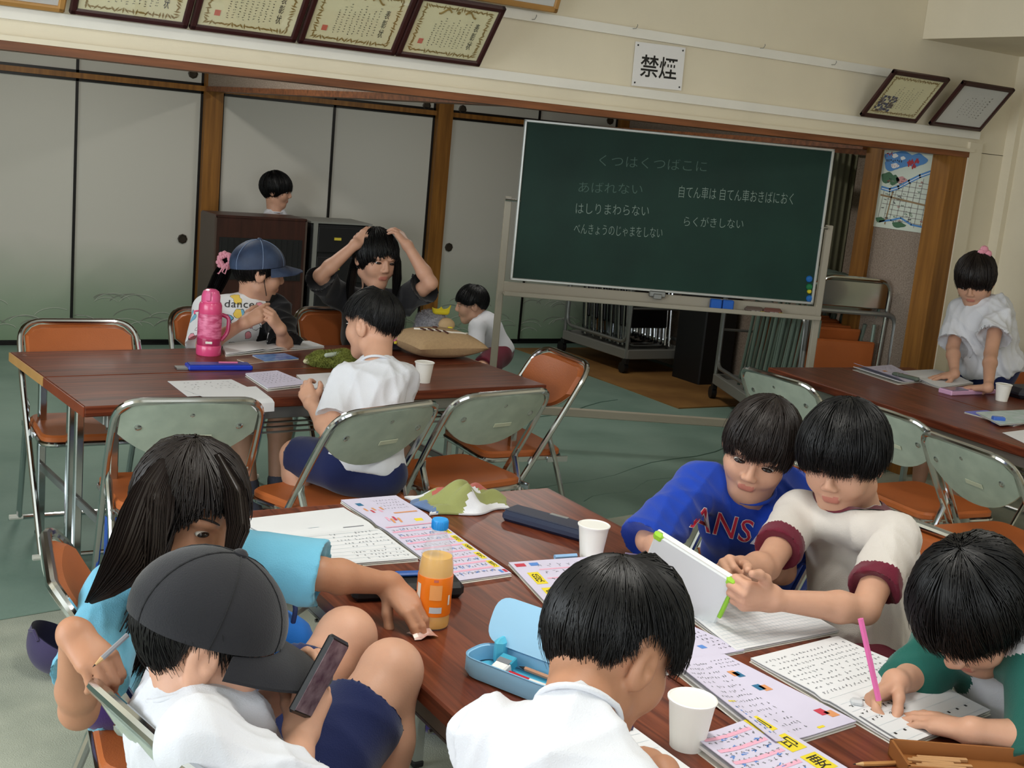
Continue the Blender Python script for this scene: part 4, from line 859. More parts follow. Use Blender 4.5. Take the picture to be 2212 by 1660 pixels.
in_pouch('pencil', 'red and white pen inside the light blue pouch', [('shaft', MB().tube([(-.015, -.006, .018), (.03, -.010, .020)], .0055, 8)), ('grip', MB().tube([(.03, -.010, .020), (.085, -.012, .022)], .0055, 8))], [mat('red_pen', (196, 30, 50), .3), mat('white_pen', (232, 232, 230), .3)], 'pen')
in_pouch('pencil', 'wooden pencil lying across the back of the light blue pouch', [('shaft', MB().tube([(.0, .020, .024), (.09, .012, .028)], .004, 6)), ('tip', MB().tube([(-.014, .0212, .023), (.0, .020, .024)], [.0005, .004], 6))], [mat('tan_pencil', (190, 140, 110), .5), M_INK], 'pencil')
# small wooden tray with sticks at the bottom right
bx = at(2060, 1668, TZ); bo = thing('wooden_box', 'open brown wooden box at the bottom right corner', 'box', (bx.x+.03, bx.y-.02, TZ), -.52); M_BOXW = mat('brown_box', (158, 100, 50), .5, var=.15)
for (c, s3) in (((0, 0, .002), (.26, .09, .004)), ((0, .044, .014), (.26, .004, .028)), ((0, -.044, .014), (.26, .004, .028)), ((-.128, 0, .014), (.004, .09, .028)), ((.128, 0, .014), (.004, .09, .028))): MB().box(c, s3).build('panel', M_BOXW, bo)
r = random.Random(5); 
for k in range(9):
    s_ = MB().box((0, 0, .003), (.075+.01*r.random(), .007, .006), bev=.001).build('wood_stick', mat('stick_wood', (196, 150, 104), .6) if k == 0 else bpy.data.materials['stick_wood'])
    a = -.52; lx, ly = -.07+.012*(k % 3), -.03+.0075*k; s_.location = (bx.x+.03+lx*math.cos(a)-ly*math.sin(a), bx.y-.02+lx*math.sin(a)+ly*math.cos(a), TZ+.004); s_.rotation_euler = (0, 0, a+.05*math.sin(k*4))
    tag(s_, 'short pale wooden stick lying in the brown wooden box', 'stick', 'wood sticks in the box')
# ------------------------------------------------------------------ implicit surfaces -> one continuous mesh
def V3(p): return np.array(p, dtype=np.float64)
def nz(v): v = V3(v); return v/np.linalg.norm(v)
def sdf_grid(prims, h, k=.012):
    lo = np.full(3, 1e9); hi = -lo
    for p in prims:
        if p[0] == 'c': r = max(p[3], p[4]); lo = np.minimum(lo, np.minimum(p[1], p[2])-r); hi = np.maximum(hi, np.maximum(p[1], p[2])+r)
        elif p[0] == 'e': r = np.sqrt((p[3]**2) @ (V3(p[2])**2)); lo = np.minimum(lo, p[1]-r); hi = np.maximum(hi, p[1]+r)
    lo -= 3*h+k; hi += 3*h+k; n = np.ceil((hi-lo)/h).astype(int)+1
    D = np.full(n, .05, dtype=np.float32); ax = [lo[i]+h*np.arange(n[i]) for i in range(3)]
    for p in prims:
        t = p[0]; kk = p[5] if len(p) > 5 else k
        if t in 'cC': a, b, ra, rb = V3(p[1]), V3(p[2]), p[3], p[4]; R = max(ra, rb); blo = np.minimum(a, b)-R; bhi = np.maximum(a, b)+R
        else: c, rad, Q = V3(p[1]), V3(p[2]), p[3]; R = np.sqrt((Q**2) @ (rad**2)); blo = c-R; bhi = c+R
        pad = 2.5*kk+2*h; i0 = np.clip(((blo-pad-lo)/h).astype(int), 0, n); i1 = np.clip(((bhi+pad-lo)/h).astype(int)+2, 0, n)
        if np.any(i1 <= i0): continue
        X = ax[0][i0[0]:i1[0], None, None]; Y = ax[1][None, i0[1]:i1[1], None]; Z = ax[2][None, None, i0[2]:i1[2]]
        if t in 'cC':
            d = b-a; L2 = max(d @ d, 1e-12); u = np.clip(((X-a[0])*d[0]+(Y-a[1])*d[1]+(Z-a[2])*d[2])/L2, 0, 1)
            q = np.sqrt((X-a[0]-u*d[0])**2+(Y-a[1]-u*d[1])**2+(Z-a[2]-u*d[2])**2)-(ra+(rb-ra)*u)
        else:
            x, y, z = X-c[0], Y-c[1], Z-c[2]
            l = [Q[0, i]*x+Q[1, i]*y+Q[2, i]*z for i in range(3)]
            k0 = np.sqrt(sum((l[i]/rad[i])**2 for i in range(3)))+1e-9; k1 = np.sqrt(sum((l[i]/rad[i]**2)**2 for i in range(3)))+1e-9
            q = k0*(k0-1)/k1
        sl = tuple(slice(i0[i], i1[i]) for i in range(3)); A = D[sl]
        if t in 'ce': g = np.clip(.5+.5*(q-A)/kk, 0, 1); D[sl] = q+(A-q)*g-kk*g*(1-g)
        else: q = -q; g = np.clip(.5-.5*(q-A)/kk, 0, 1); D[sl] = q+(A-q)*g+kk*g*(1-g)
    return D, lo
def surface_nets(D, lo, h):
    S = D < 0; n = np.array(D.shape)
    cnt = sum(S[i:n[0]-1+i, j:n[1]-1+j, l:n[2]-1+l].astype(np.int8) for i in (0, 1) for j in (0, 1) for l in (0, 1))
    I = np.argwhere((cnt > 0) & (cnt < 8)); idx = np.full(n-1, -1, dtype=np.int64); idx[tuple(I.T)] = np.arange(len(I))
    acc = np.zeros((len(I), 3)); num = np.zeros(len(I))
    for a in range(3):
        o = [b for b in range(3) if b != a]
        for p in (0, 1):
            for q in (0, 1):
                c0 = I.copy(); c0[:, o[0]] += p; c0[:, o[1]] += q; c1 = c0.copy(); c1[:, a] += 1
                v0 = D[tuple(c0.T)]; v1 = D[tuple(c1.T)]; m = (v0 < 0) != (v1 < 0); t = np.where(m, v0/np.where(m, v0-v1, 1), 0)
                pos = c0.astype(float); pos[:, a] += t; acc[m] += pos[m]; num[m] += 1
    V = lo+h*acc/num[:, None]; F = []
    for a in range(3):
        o1, o2 = (a+1) % 3, (a+2) % 3; sl0 = [slice(1, -1)]*3; sl0[a] = slice(0, n[a]-1)
        E = np.argwhere(S[tuple(slice(0, n[a]-1) if b == a else slice(1, n[b]-1) for b in range(3))] != S[tuple(slice(1, n[a]) if b == a else slice(1, n[b]-1) for b in range(3))])
        if not len(E): continue
        for b in (o1, o2): E[:, b] += 1
        ins = S[tuple(E.T)]
        def cell(d1, d2): c = E.copy(); c[:, o1] += d1; c[:, o2] += d2; return idx[tuple(c.T)]
        q = np.stack([cell(-1, -1), cell(0, -1), cell(0, 0), cell(-1, 0)], 1); q[~ins] = q[~ins][:, ::-1]; F.append(q)
    return V, np.concatenate(F)
def sdf(prims, h, k=.012): D, lo = sdf_grid(prims, h, k); return surface_nets(D, lo, h)
def np_obj(name, V, F, mats, parent, mi=None, smooth=True):
    me = bpy.data.meshes.new(name); F = np.asarray(F); nF, c = F.shape
    me.vertices.add(len(V)); me.vertices.foreach_set('co', np.asarray(V, np.float32).ravel())
    me.loops.add(nF*c); me.loops.foreach_set('vertex_index', F.ravel().astype(np.int32))
    me.polygons.add(nF); me.polygons.foreach_set('loop_start', np.arange(0, nF*c, c, dtype=np.int32))
    for m in (mats if isinstance(mats, (list, tuple)) else [mats]): me.materials.append(m)
    if mi is not None: me.polygons.foreach_set('material_index', np.asarray(mi, np.int32))
    me.update(calc_edges=True); me.validate()
    if smooth: me.shade_smooth()
    return link(name, me, parent)
def normals(V, F):
    N = np.zeros_like(V); fn = np.cross(V[F[:, 2]]-V[F[:, 0]], V[F[:, 3]]-V[F[:, 1]])
    for i in range(4): np.add.at(N, F[:, i], fn)
    return N/(np.linalg.norm(N, axis=1)[:, None]+1e-12)
def relax(V, F, it=3):
    for _ in range(it):
        S = np.zeros_like(V); n = np.zeros(len(V))
        for a in range(4): np.add.at(S, F[:, a], V[F[:, (a+1) % 4]]+V[F[:, a-1]]); np.add.at(n, F[:, a], 2)
        V = V*.4+.6*S/n[:, None]
    return V
def wrinkle(V, F, amp, seed, axis=None, freq=(22, 60)):
    """soft cloth folds along the given axis"""
    r = np.random.RandomState(seed); N = normals(V, F); w_ = np.zeros(len(V)); ax = nz(axis) if axis is not None else None
    warp = np.stack([np.sin(V @ r.normal(size=3)*9+r.rand()*6)*.03 for _ in range(3)], 1); Q = V+warp
    for i in range(7):
        d = r.normal(size=3)
        if ax is not None: d -= ax*(d @ ax)*.75
        d = nz(d)*r.uniform(*freq); s = np.sin(Q @ d+r.rand()*6); w_ += (1-np.abs(s))**2*2-.7
    m = np.sin(V @ (r.normal(size=3)*7)+r.rand()*6)*.5+.6
    return V+N*(w_*m*amp/3)[:, None]

# ------------------------------------------------------------------ people
def skin_mat(name, col):
    m = mat(name, col, .5, spec=.35, var=.10, vscale=18, bump=.06, bscale=300); b = m.node_tree.nodes['Principled BSDF']
    b.inputs['Subsurface Weight'].default_value = .12; b.inputs['Subsurface Radius'].default_value = (.012, .005, .003); b.inputs['Subsurface Scale'].default_value = .6; return m
M_SKIN = skin_mat('skin', (204, 156, 130)); M_SKIN2 = skin_mat('skin_tan', (188, 136, 106)); M_LIP = mat('lip', (186, 116, 100), .5)
M_HAIR = mat('black_hair', (11, 10, 11), .42, spec=.35); M_HAIRB = mat('dark_brown_hair', (28, 20, 17), .42, spec=.4)
M_EYEW = mat('eye_white', (226, 222, 216), .3); M_IRIS = mat('iris', (30, 20, 16), .2); M_BROW = mat('brow', (40, 30, 26), .7)
def cloth(name, col, var=.08, rough=.85): return mat(name, col, rough, spec=.2, var=var, vscale=9, bump=.25, bscale=420, sheen=.2)
M_WHITE_T = cloth('white_jersey', (214, 215, 221), .05); M_NAVY = cloth('navy_cloth', (24, 34, 78)); M_MAROON = cloth('maroon_cloth', (104, 26, 46))
M_LBLUE = cloth('light_blue_jersey', (112, 182, 210)); M_BLUE = cloth('royal_blue_jersey', (24, 62, 168)); M_OFFW = cloth('offwhite_jersey', (206, 199, 192), .05)
M_GREEN_T = cloth('green_jersey', (34, 98, 88)); M_BLACK_T = cloth('black_jersey', (20, 20, 24)); M_SOCK = cloth('grey_sock', (84, 86, 100)); M_PURPLE = cloth('purple_cloth', (70, 46, 110))
def basis(fwd, up):
    f = nz(fwd); u = V3(up)-f*(V3(up) @ f); u = nz(u); r = np.cross(f, u); return np.stack([r, f, u], 1)   # columns: right, forward, up
def Lp(Q, c, p): return V3(c)+Q @ V3(p)
def head_prims(hc, Q, s, neck):
    def e(p, r, k=.012, t='e'): return (t, Lp(Q, hc, V3(p)*s), V3(r)*s, Q, 0, k*s)
    def c(a, b, ra, rb, k=.012): return ('c', Lp(Q, hc, V3(a)*s), Lp(Q, hc, V3(b)*s), ra*s, rb*s, k*s)
    P = [e((0, -.014, .028), (.074, .091, .083)), e((0, .022, -.030), (.058, .062, .068), .02), c((0, .045, -.088), (0, .050, -.088), .022, .022, .03)]
    for sx in (-1, 1):
        P += [e((sx*.034, .048, -.026), (.029, .028, .032), .02), c((sx*.05, -.005, -.06), (sx*.018, .05, -.09), .018, .016, .025)]
        P += [e((sx*.031, .094, .004), (.017, .016, .010), .012, 'E')]
        P += [e((sx*.0745, -.012, -.006), (.0085, .021, .031), .005), e((sx*.082, -.008, -.003), (.0055, .011, .018), .004, 'E'), c((sx*.068, .0, -.01), (sx*.074, -.004, -.012), .010, .009, .006)]
        P += [e((sx*.0105, .088, -.027), (.0075, .009, .007), .006), c((sx*.02, .078, .024), (sx*.046, .066, .022), .009, .008, .014)]
    P += [c((0, .083, .010), (0, .0945, -.020), .0065, .0095, .010), c((-.015, .0795, -.053), (.015, .0795, -.053), .0044, .0044, .006), c((-.012, .079, -.0605), (.012, .079, -.0605), .0048, .0048, .006)]
    P += [('c', Lp(Q, hc, V3((0, -.022, -.035))*s), V3(neck), .046*s, .046*s, .03)]
    return P
def hand_prims(wrist, fdir, back, side, curl, spread=0., thumb=(40, 20, 25), s=1.0):
    """side +1: thumb towards +x of the hand frame. curl: per finger (mcp,pip,dip) degrees"""
    y = nz(fdir); z = V3(back)-y*(V3(back) @ y); z = nz(z); x = np.cross(y, z)*side; P = []
    W = V3(wrist); g = lambda p: W+(x*p[0]+y*p[1]+z*p[2])*s
    kn = [(.0225, .070, 0), (.0075, .074, .002), (-.0075, .070, .001), (-.021, .062, -.002)]
    ln = [(.031, .020, .016), (.034, .022, .017), (.031, .020, .016), (.024, .016, .014)]; rr = (.0088, .009, .0085, .0075)
    for i in range(4):
        k = kn[i]; P.append(('c', g((k[0]*.55, .006, -.002)), g((k[0], k[1]-.004, k[2]-.003)), .0135*s, .0105*s, .010*s))
        cu = curl[i] if isinstance(curl[0], (list, tuple)) else curl
        a = 0; sp = math.radians(spread*(1.5-i)); p = V3(k); r = rr[i]
        for j in range(3):
            a += math.radians(cu[j]); d = V3((math.sin(sp)*math.cos(a), math.cos(sp)*math.cos(a), -math.sin(a))); q = p+d*ln[i][j]
            P.append(('c', g(p), g(q), (r-.0006*j)*s, (r-.0006*(j+1)-.0004)*s, .0025*s)); p = q
    P.append(('c', g((.012, .004, -.004)), g((-.010, .055, -.004)), .016*s, .013*s, .01*s))
    ab, op, fl = [math.radians(t) for t in thumb]; p = V3((.016, .012, -.006)); l = (.036, .028, .022); r = (.0125, .0102, .0090, .0076); ab2 = ab
    for j in range(3):
        d = V3((math.sin(ab2)*math.cos(op), math.cos(ab2)*math.cos(op), -math.sin(op))); q = p+d*l[j]; P.append(('c', g(p), g(q), r[j]*s, r[j+1]*s, .006*s)); p = q; ab2 -= fl
    return P
REST = ((15, 25, 15), (18, 28, 18), (20, 30, 18), (24, 30, 18)); FLAT = (6, 6, 4); GRIP = (60, 70, 40); FIST = (75, 85, 55)
def arm_prims(sh, el, wr, s=1.0):
    sh, el, wr = V3(sh), V3(el), V3(wr); m = el+(wr-el)*.28
    return [('c', sh, el, .039*s, .030*s, .015), ('c', el, m, .029*s, .031*s, .012), ('c', m, wr, .031*s, .0200*s, .015), ('e', wr, V3((.024, .024, .024))*s, np.eye(3), 0, .012)]
def hair_mesh(hc, Q, s, line, th, n_str, mat_, parent, seed=1, tilt=18, long=None, clump=.0, wid=.0011, side_part=0, name='hair', grow=1.0):
    """line: [(azimuth deg, z end, thickness factor)] front=0, back=180 (symmetric unless negative azimuths are given)"""
    r = np.random.RandomState(seed); cen = V3((0, -.014, .028)); rad = V3((.0745, .0915, .0835))
    az = np.array([l[0] for l in line], float); zz = np.array([l[1] for l in line]); tf = np.array([l[2] for l in line]); sym = az.min() >= 0
    ct, st = math.cos(math.radians(tilt)), math.sin(math.radians(tilt)); cp, sp_ = math.cos(math.radians(side_part)), math.sin(math.radians(side_part))
    def paths(phi, n, zj, lift, sw=0.0):
        th_ = np.linspace(.02, 2.6, 90)[None, :]; ph = phi[:, None]+(sw[:, None]*th_ if isinstance(sw, np.ndarray) else 0)
        d = np.stack([np.sin(th_)*np.sin(ph), np.sin(th_)*np.cos(ph), np.cos(th_)*np.ones_like(ph)], -1)
        y = d[..., 1]*ct-d[..., 2]*st; z = d[..., 1]*st+d[..., 2]*ct; x = d[..., 0]; x, z = x*cp+z*sp_, -x*sp_+z*cp
        d = np.stack([x, y, z], -1); d /= np.linalg.norm(d, axis=-1, keepdims=True)
        A = np.degrees(np.arctan2(x, y)); A = np.abs(A) if sym else A
        zl = np.interp(A, az, zz)+zj[:, None]; tt = np.interp(A, az, tf)
        out = cen+d*(rad+(th*tt*(lift[:, None]))[..., None])
        below = out[..., 2] < zl; last = np.where(below.any(1), below.argmax(1), 89); last = np.maximum(last, 3)
        u = np.linspace(0, 1, n)[None, :]*last[:, None]; i0 = np.floor(u).astype(int).clip(0, 88); fr = (u-i0)[..., None]; k = np.arange(len(phi))[:, None]
        return out[k, i0]*(1-fr)+out[k, i0+1]*fr
    def world(p): return V3(hc)+(p*s) @ Q.T
    VV = []; FF = []; off = 0
    def extend(Pw, L):
        if long is None: return Pw
        A = np.degrees(np.arctan2((Pw[:, -1]-V3(hc)) @ Q[:, 0], (Pw[:, -1]-V3(hc)) @ Q[:, 1])); sel = (np.abs(A) > long['az'])
        t = Pw[:, -1]-Pw[:, -2]; t /= np.linalg.norm(t, axis=1, keepdims=True)+1e-9; pts = [Pw]; p = Pw[:, -1].copy(); m = long.get('n', 10); g = V3(long['dir']); g2 = V3(long.get('dir2', long['dir']))
        Lc = L*np.where(sel, 1, .02)
        for i in range(m):
            gi = nz(g*(1-i/m)+g2*(i/m)); t = t*.55+gi*.45; t /= np.linalg.norm(t, axis=1, keepdims=True); p = p+t*(Lc/m)[:, None]
            pts.append(p[:, None, :].copy())
        return np.concatenate(pts, 1)
    # base shell
    nph, npt = 96, 18; phi = np.linspace(-PI, PI, nph, endpoint=False); Pw = world(paths(phi, npt, np.full(nph, .004), np.full(nph, .75)))
    Pw = extend(Pw, np.full(nph, long['len']*.93 if long else 0)); m = Pw.shape[1]; VV.append(Pw.reshape(-1, 3)); a = np.arange(nph)[:, None]*m; b = ((np.arange(nph)+1) % nph)[:, None]*m; j = np.arange(m-1)[None, :]
    FF.append(np.stack([a+j, a+j+1, b+j+1, b+j], -1).reshape(-1, 4)); off = nph*m
    # strands
    phi = r.uniform(-PI, PI, n_str); lift = r.uniform(.72, 1.12, n_str); zj = r.uniform(-.012, .012, n_str)*grow
    sw = .16*np.sin(phi*7+seed)+.12*np.sin(phi*17+2*seed)+r.normal(size=n_str)*.05; lift = lift+.10*np.sin(phi*11+seed*3)*r.rand(n_str); npt = 9; Pw = paths(phi, npt, zj, lift, sw); u = np.linspace(0, 1, npt)[None, :, None]
    start = r.uniform(0, .55, n_str) if long is None else r.uniform(0, .2, n_str)
    i = start[:, None]*(npt-1)+np.linspace(0, 1, npt)[None, :]*(1-start[:, None])*(npt-1); i0 = np.floor(i).astype(int).clip(0, npt-2); fr = (i-i0)[..., None]; kx = np.arange(n_str)[:, None]
    Pw = Pw[kx, i0]*(1-fr)+Pw[kx, i0+1]*fr
    jit = r.normal(size=(n_str, 1, 3))*.0035*u**2*grow; Pw = world(Pw+jit+r.normal(size=(n_str, 1, 3))*.0006)
    if long: Pw = extend(Pw, long['len']*r.uniform(.75, 1.05, n_str)); 
    m = Pw.shape[1]; t = np.gradient(Pw, axis=1); t /= np.linalg.norm(t, axis=2, keepdims=True)+1e-9
    o = Pw-V3(hc); o -= t*(o*t).sum(2, keepdims=True); o /= np.linalg.norm(o, axis=2, keepdims=True)+1e-9; sd = np.cross(t, o)
    wd = (wid*s*(1.2-np.linspace(0, 1, m)**2)[None, :, None])*r.uniform(.7, 1.4, n_str)[:, None, None]
    ring = np.stack([Pw+o*wd, Pw-o*wd*.4+sd*wd, Pw-o*wd*.4-sd*wd], 2)
    base = off+(np.arange(n_str)*m*3)[:, None, None]; j = np.arange(m-1)[None, :, None]*3; c = np.arange(3)[None, None, :]; c2 = (c+1) % 3
    FF.append(np.stack([base+j+c, base+j+c2, base+j+3+c2, base+j+3+c], -1).reshape(-1, 4)); VV.append(ring.reshape(-1, 3))
    return np_obj(name, np.concatenate(VV), np.concatenate(FF), mat_, parent)
HS = 1.06
def person(label, J, look, res=1.0, s=1.0, skin=None, base=None):
    """J: world joints. look: clothing and hair. Builds one continuous body plus clothing and hair as children."""
    hs = s*look.get('hs', HS); skin = skin or M_SKIN; hip, neck = V3(J['hip']), V3(J['neck']); shL, shR = V3(J['shL']), V3(J['shR']); hc = V3(J['head']); Q = basis(J['fwd'], J.get('up', (0, 0, 1)))
    root = thing('person', label, 'person', (float(hip[0]), float(hip[1]), 0.0) if base is None else base); off = V3(root.location)
    up = nz(neck-hip); rt_ = shR-shL; rt_ = nz(rt_-up*(rt_ @ up)); fw = np.cross(up, rt_); B = np.stack([rt_, fw, up], 1)
    Lt = np.linalg.norm(neck-hip); pt = lambda x, y, t: hip+rt_*x*s+fw*y*s+up*(t*Lt)
    E = lambda p, r: ('e', p, V3(r)*s, B, 0, .04)
    parts = []
    torso = [E(pt(0, 0, .02), (.105, .078, .085)), E(pt(0, .005, .4), (.095, .066, .12)), E(pt(0, .005, .72), (.098, .062, .11)), ('c', shL, shR, .034*s, .034*s, .02), ('c', pt(0, 0, .78), neck, .050*s, .045*s, .02)]
    P = list(torso); P += [('c', neck-up*.02, Lp(Q, hc, V3((0, -.022, -.04))*s), .046*s, .045*s, .02)]
    hipL, hipR = V3(J.get('hipL', pt(-.07, .0, 0))), V3(J.get('hipR', pt(.07, .0, 0)))
    legs = []
    for hp, kn, an, to in ((hipL, 'kneeL', 'ankL', 'toeL'), (hipR, 'kneeR', 'ankR', 'toeR')):
        if kn in J:
            k, a = V3(J[kn]), V3(J[an]); m = k+(a-k)*.3; cal = J.get('calf', 0)
            P += [('c', hp, k, .070*s, .050*s, .02), ('e', k, V3((.051, .051, .051))*s, np.eye(3), 0, .02), ('c', k, m, .046*s, .050*s, .02), ('c', m, a, .050*s, .030*s, .02)]
            if to in J: P.append(('c', a-V3((0, 0, .02)), V3(J[to]), .032*s, .026*s, .02))
            legs.append((hp, k, a))
    V, F = sdf([tuple(p) for p in P], .0075*res, .02); parts.append((V, F))
    V, F = sdf(head_prims(hc, Q, hs, neck), .0036*res*s, .012); parts.append((V, F))
    for sd_, el, wr, hn in (('shL', 'elL', 'wrL', 'handL'), ('shR', 'elR', 'wrR', 'handR')):
        if el in J:
            A = arm_prims(J[sd_], J[el], J[wr], s)
            if hn in J: hd = dict(J[hn]); A += hand_prims(J[wr], hd['dir'], hd['back'], hd.get('side', 1 if hn == 'handL' else -1), hd.get('curl', REST), hd.get('spread', 4), hd.get('thumb', (40, 20, 20)), hd.get('s', 1.0)*s)
            V, F = sdf(A, .0036*res, .012); parts.append((V, F))
    o = 0; VV = []; FF = []
    for V, F in parts: VV.append(V); FF.append(F+o); o += len(V)
    V = np.concatenate(VV); F = np.concatenate(FF); cenf = (V[F].mean(1)-hc) @ Q/hs
    mi = np.zeros(len(F), int); lip = (np.abs(cenf[:, 0]) < .018) & (cenf[:, 2] > -.066) & (cenf[:, 2] < -.049) & (cenf[:, 1] > .0765) & (cenf[:, 1] < .1); mi[lip] = 1
    np_obj('body', V-off, F, [skin, M_LIP], root, mi)
    for sx in (-1, 1):                                                      # eyes and brows
        ey = MB(); c = Lp(Q, hc, V3((sx*.031, .0725, .003))*hs)-off
        op = look.get('eyes', 1.0); Me = Matrix.Translation(c) @ Matrix(Q.tolist()).to_4x4(); rr = .0125*hs
        ey.M = Me @ Matrix.Diagonal((1.12, .8, .46*op, 1)); n1, n2 = 12, 8
        Pg = [[Vector((rr*math.sin(PI*j/n2)*math.cos(2*PI*i/n1), rr*math.cos(PI*j/n2), rr*math.sin(PI*j/n2)*math.sin(2*PI*i/n1))) for j in range(n2+1)] for i in range(n1)]
        ey.grid(Pg, closed=True); eo = ey.build('eye', [M_EYEW, M_IRIS], root, 180)
        eo.data.polygons.foreach_set('material_index', [1 if (p.index % n2) < 3 else 0 for p in eo.data.polygons])
        br = MB(); bp = [V3((sx*(.014+.033*u), .088-.016*u*u-.004*u, .026+.006*math.sin(u*2.4))) for u in np.linspace(0, 1, 6)]
        br.tube([Lp(Q, hc, p*hs)-off for p in bp], [.0012*s, .0022*s, .0024*s, .0022*s, .0016*s, .0008*s], 5); br.build('eyebrow', M_BROW, root, 180)
    # ---- clothing
    sh = look.get('shirt')
    if sh:
        g = sh.get('loose', .016); b0 = sh.get('bottom', 0.0); S = []
        S += [('e', pt(0, sh.get('belly', 0), b0+.10), V3((.122+g*.9, .088+g*.9, .10))*s, B, 0, .05), ('e', pt(0, .006, .45), V3((.116+g*.8, .084+g*.8, .14))*s, B, 0, .05), ('e', pt(0, .002, .76), V3((.118+g*.6, .080+g*.6, .11))*s, B, 0, .05)]
        S += [('c', pt(-.03, 0, .90), shL, .048*s, (.040+g*.45)*s, .03), ('c', pt(.03, 0, .90), shR, .048*s, (.040+g*.45)*s, .03), ('c', pt(0, -.01, .8), neck-up*.022*s, .08*s, .061*s, .03)]
        S += [('c', shL, shR, .047*s, .047*s, .03)]; hems = []
        for a, e_ in ((shL, 'elL'), (shR, 'elR')):
            if e_ in J:
                el = V3(J[e_]); dd = nz(el-a); Ls = sh.get('sleeve', .16)*s; en = a+dd*Ls; sr = sh.get('sr', .052)
                S += [('c', a, en+dd*.03, (.044+g*.4)*s, (sr+g*.3)*s, .02)]; hems.append((a, en, dd, sr+g*.3))
        bb = pt(0, 0, b0)
        for (a, en, dd, sr) in hems:
            Qd = basis(dd, (0, 0, 1) if abs(dd[2]) < .9 else (1, 0, 0)); S += [('E', en+dd*.055*s, V3((.085, .055, .085))*s, Qd, 0, .005)]
        S += [('E', bb-up*.10*s, V3((.22, .22, .10))*s, B, 0, .006)]
        V, F = sdf(S, .0055*res, .03); V = relax(V, F, 4); V = wrinkle(V, F, sh.get('wr', .011), sh.get('seed', 3), axis=up, freq=(14, 42))
        mi = None; ms = [sh['mat']]
        if 'trim' in sh or 'split' in sh or 'sleeve_mat' in sh:
            cf = V[F].mean(1); mi = np.zeros(len(F), int); ms = [sh['mat'], sh.get('trim') or sh.get('sleeve_mat') or sh.get('split')]
            for (a, en, dd, sr) in hems:
                t = (cf-a) @ dd; Ln = np.linalg.norm(en-a); rad_ = np.linalg.norm((cf-a)-t[:, None]*dd, axis=1)
                if 'trim' in sh: mi[(t > Ln-.026*s) & (t < Ln+.03) & (rad_ < .09)] = 1
                if 'sleeve_mat' in sh: mi[(t > sh.get('smin', .0)) & (rad_ < .085)] = 1
            if 'split' in sh: mi[(cf-hip) @ rt_*sh['split_side'] > sh.get('split_x', 0)] = 1
        np_obj('shirt', V-off, F, ms, root, mi)
        na = nz(nz(Lp(Q, hc, V3((0, -.02, -.05))*hs)-neck)+up*.9); Nb = basis(na, fw); cr_ = sh.get('cr', .0545)*s; cw = .0075 if 'trim' in sh else .0045
        if 'trim' in sh:                                                    # ribbed collar lying on the cloth
            from mathutils.bvhtree import BVHTree
            bv = BVHTree.FromPolygons([Vector(p) for p in V], [tuple(int(i) for i in f) for f in F]); rows = []
            for a in np.linspace(0, 2*PI, 40, endpoint=False):
                row = []
                for r_ in (.054, .066, .078, .089):
                    p = neck+(rt_*math.cos(a)+fw*math.sin(a)*1.12+fw*.22)*r_*s; h = bv.ray_cast(Vector(p+up*.12), Vector(-up), .35); q = V3(h[0]) if h[0] else p-up*.02; row.append(Vector(q+up*.0035-off))
                rows.append(row)
            MB().grid(rows, closed=True).build('collar', sh['trim'], root, 180)
        else: MB().tube([neck+na*.006*s+(Nb[:, 0]*math.cos(a)+Nb[:, 2]*math.sin(a))*cr_*(1.05 if math.sin(a) > 0 else 1.0)-na*.006*max(0, math.sin(a))-off for a in np.linspace(0, 2*PI, 32, endpoint=False)], cw*s, 8, closed=True).build('collar', sh.get('trim', sh.get('collar', sh['mat'])), root, 180)
    so = look.get('shorts')
    if so:
        S = [('e', pt(0, 0, .02), V3((.128, .10, .10))*s, B, 0, .05)]; cut = []
        for hp, k, a in legs:
            en = hp+(k-hp)*so.get('len', .8); d = nz(k-hp); S.append(('c', hp, en+d*.02, .083*s, (so.get('r', .072))*s, .03)); cut.append((en, d))
        for en, d in cut: Qd = basis(d, (0, 0, 1) if abs(d[2]) < .9 else (1, 0, 0)); S += [('E', en+d*.07, V3((.10, .07, .10)), Qd, 0, .004)]
        V, F = sdf(S, .006*res, .03); V = relax(V, F, 6); V = wrinkle(V, F, .0028, 5, axis=up, freq=(12, 34)); np_obj(so.get('name', 'shorts'), V-off, F, so['mat'], root)
    if look.get('socks'):
        S = []
        for hp, k, a in legs: d = nz(a-k); S += [('c', a-d*.07, a, .040*s, .036*s, .01), ('c', a, a+V3((0, 0, -.02)), .036*s, .034*s, .01)]
        for to, a in (('toeL', 'ankL'), ('toeR', 'ankR')):
            if to in J: S.append(('c', V3(J[a])-V3((0, 0, .02)), V3(J[to]), .037*s, .031*s, .01))
        V, F = sdf(S, .006*res, .01); np_obj('sock', V-off, F, look['socks'], root)
    ha = look.get('hair')
    if ha: hair_mesh(hc-off, Q, hs, ha['line'], ha.get('th', .014), ha.get('n', 2500), ha.get('mat', M_HAIR), root, ha.get('seed', 1), ha.get('tilt', 18), ha.get('long'), wid=ha.get('wid', .0011), side_part=ha.get('part', 0), grow=ha.get('grow', 1.0))
    return root, Q, hc, off
BOYCUT = [(0, .030, 1.0), (40, .018, 1.0), (68, .000, .95), (82, .004, .7), (98, .006, .6), (112, -.020, .55), (140, -.052, .5), (180, -.062, .5)]
FADE = [(0, .045, 1.0), (45, .038, .95), (62, .026, .55), (80, .030, .32), (98, .028, .28), (114, .0, .26), (140, -.018, .22), (180, -.032, .22)]
BOWL = [(0, .018, 1.1), (35, .010, 1.1), (60, -.010, 1.1), (82, -.004, .9), (98, .0, .85), (112, -.03, .8), (140, -.06, .7), (180, -.068, .7)]
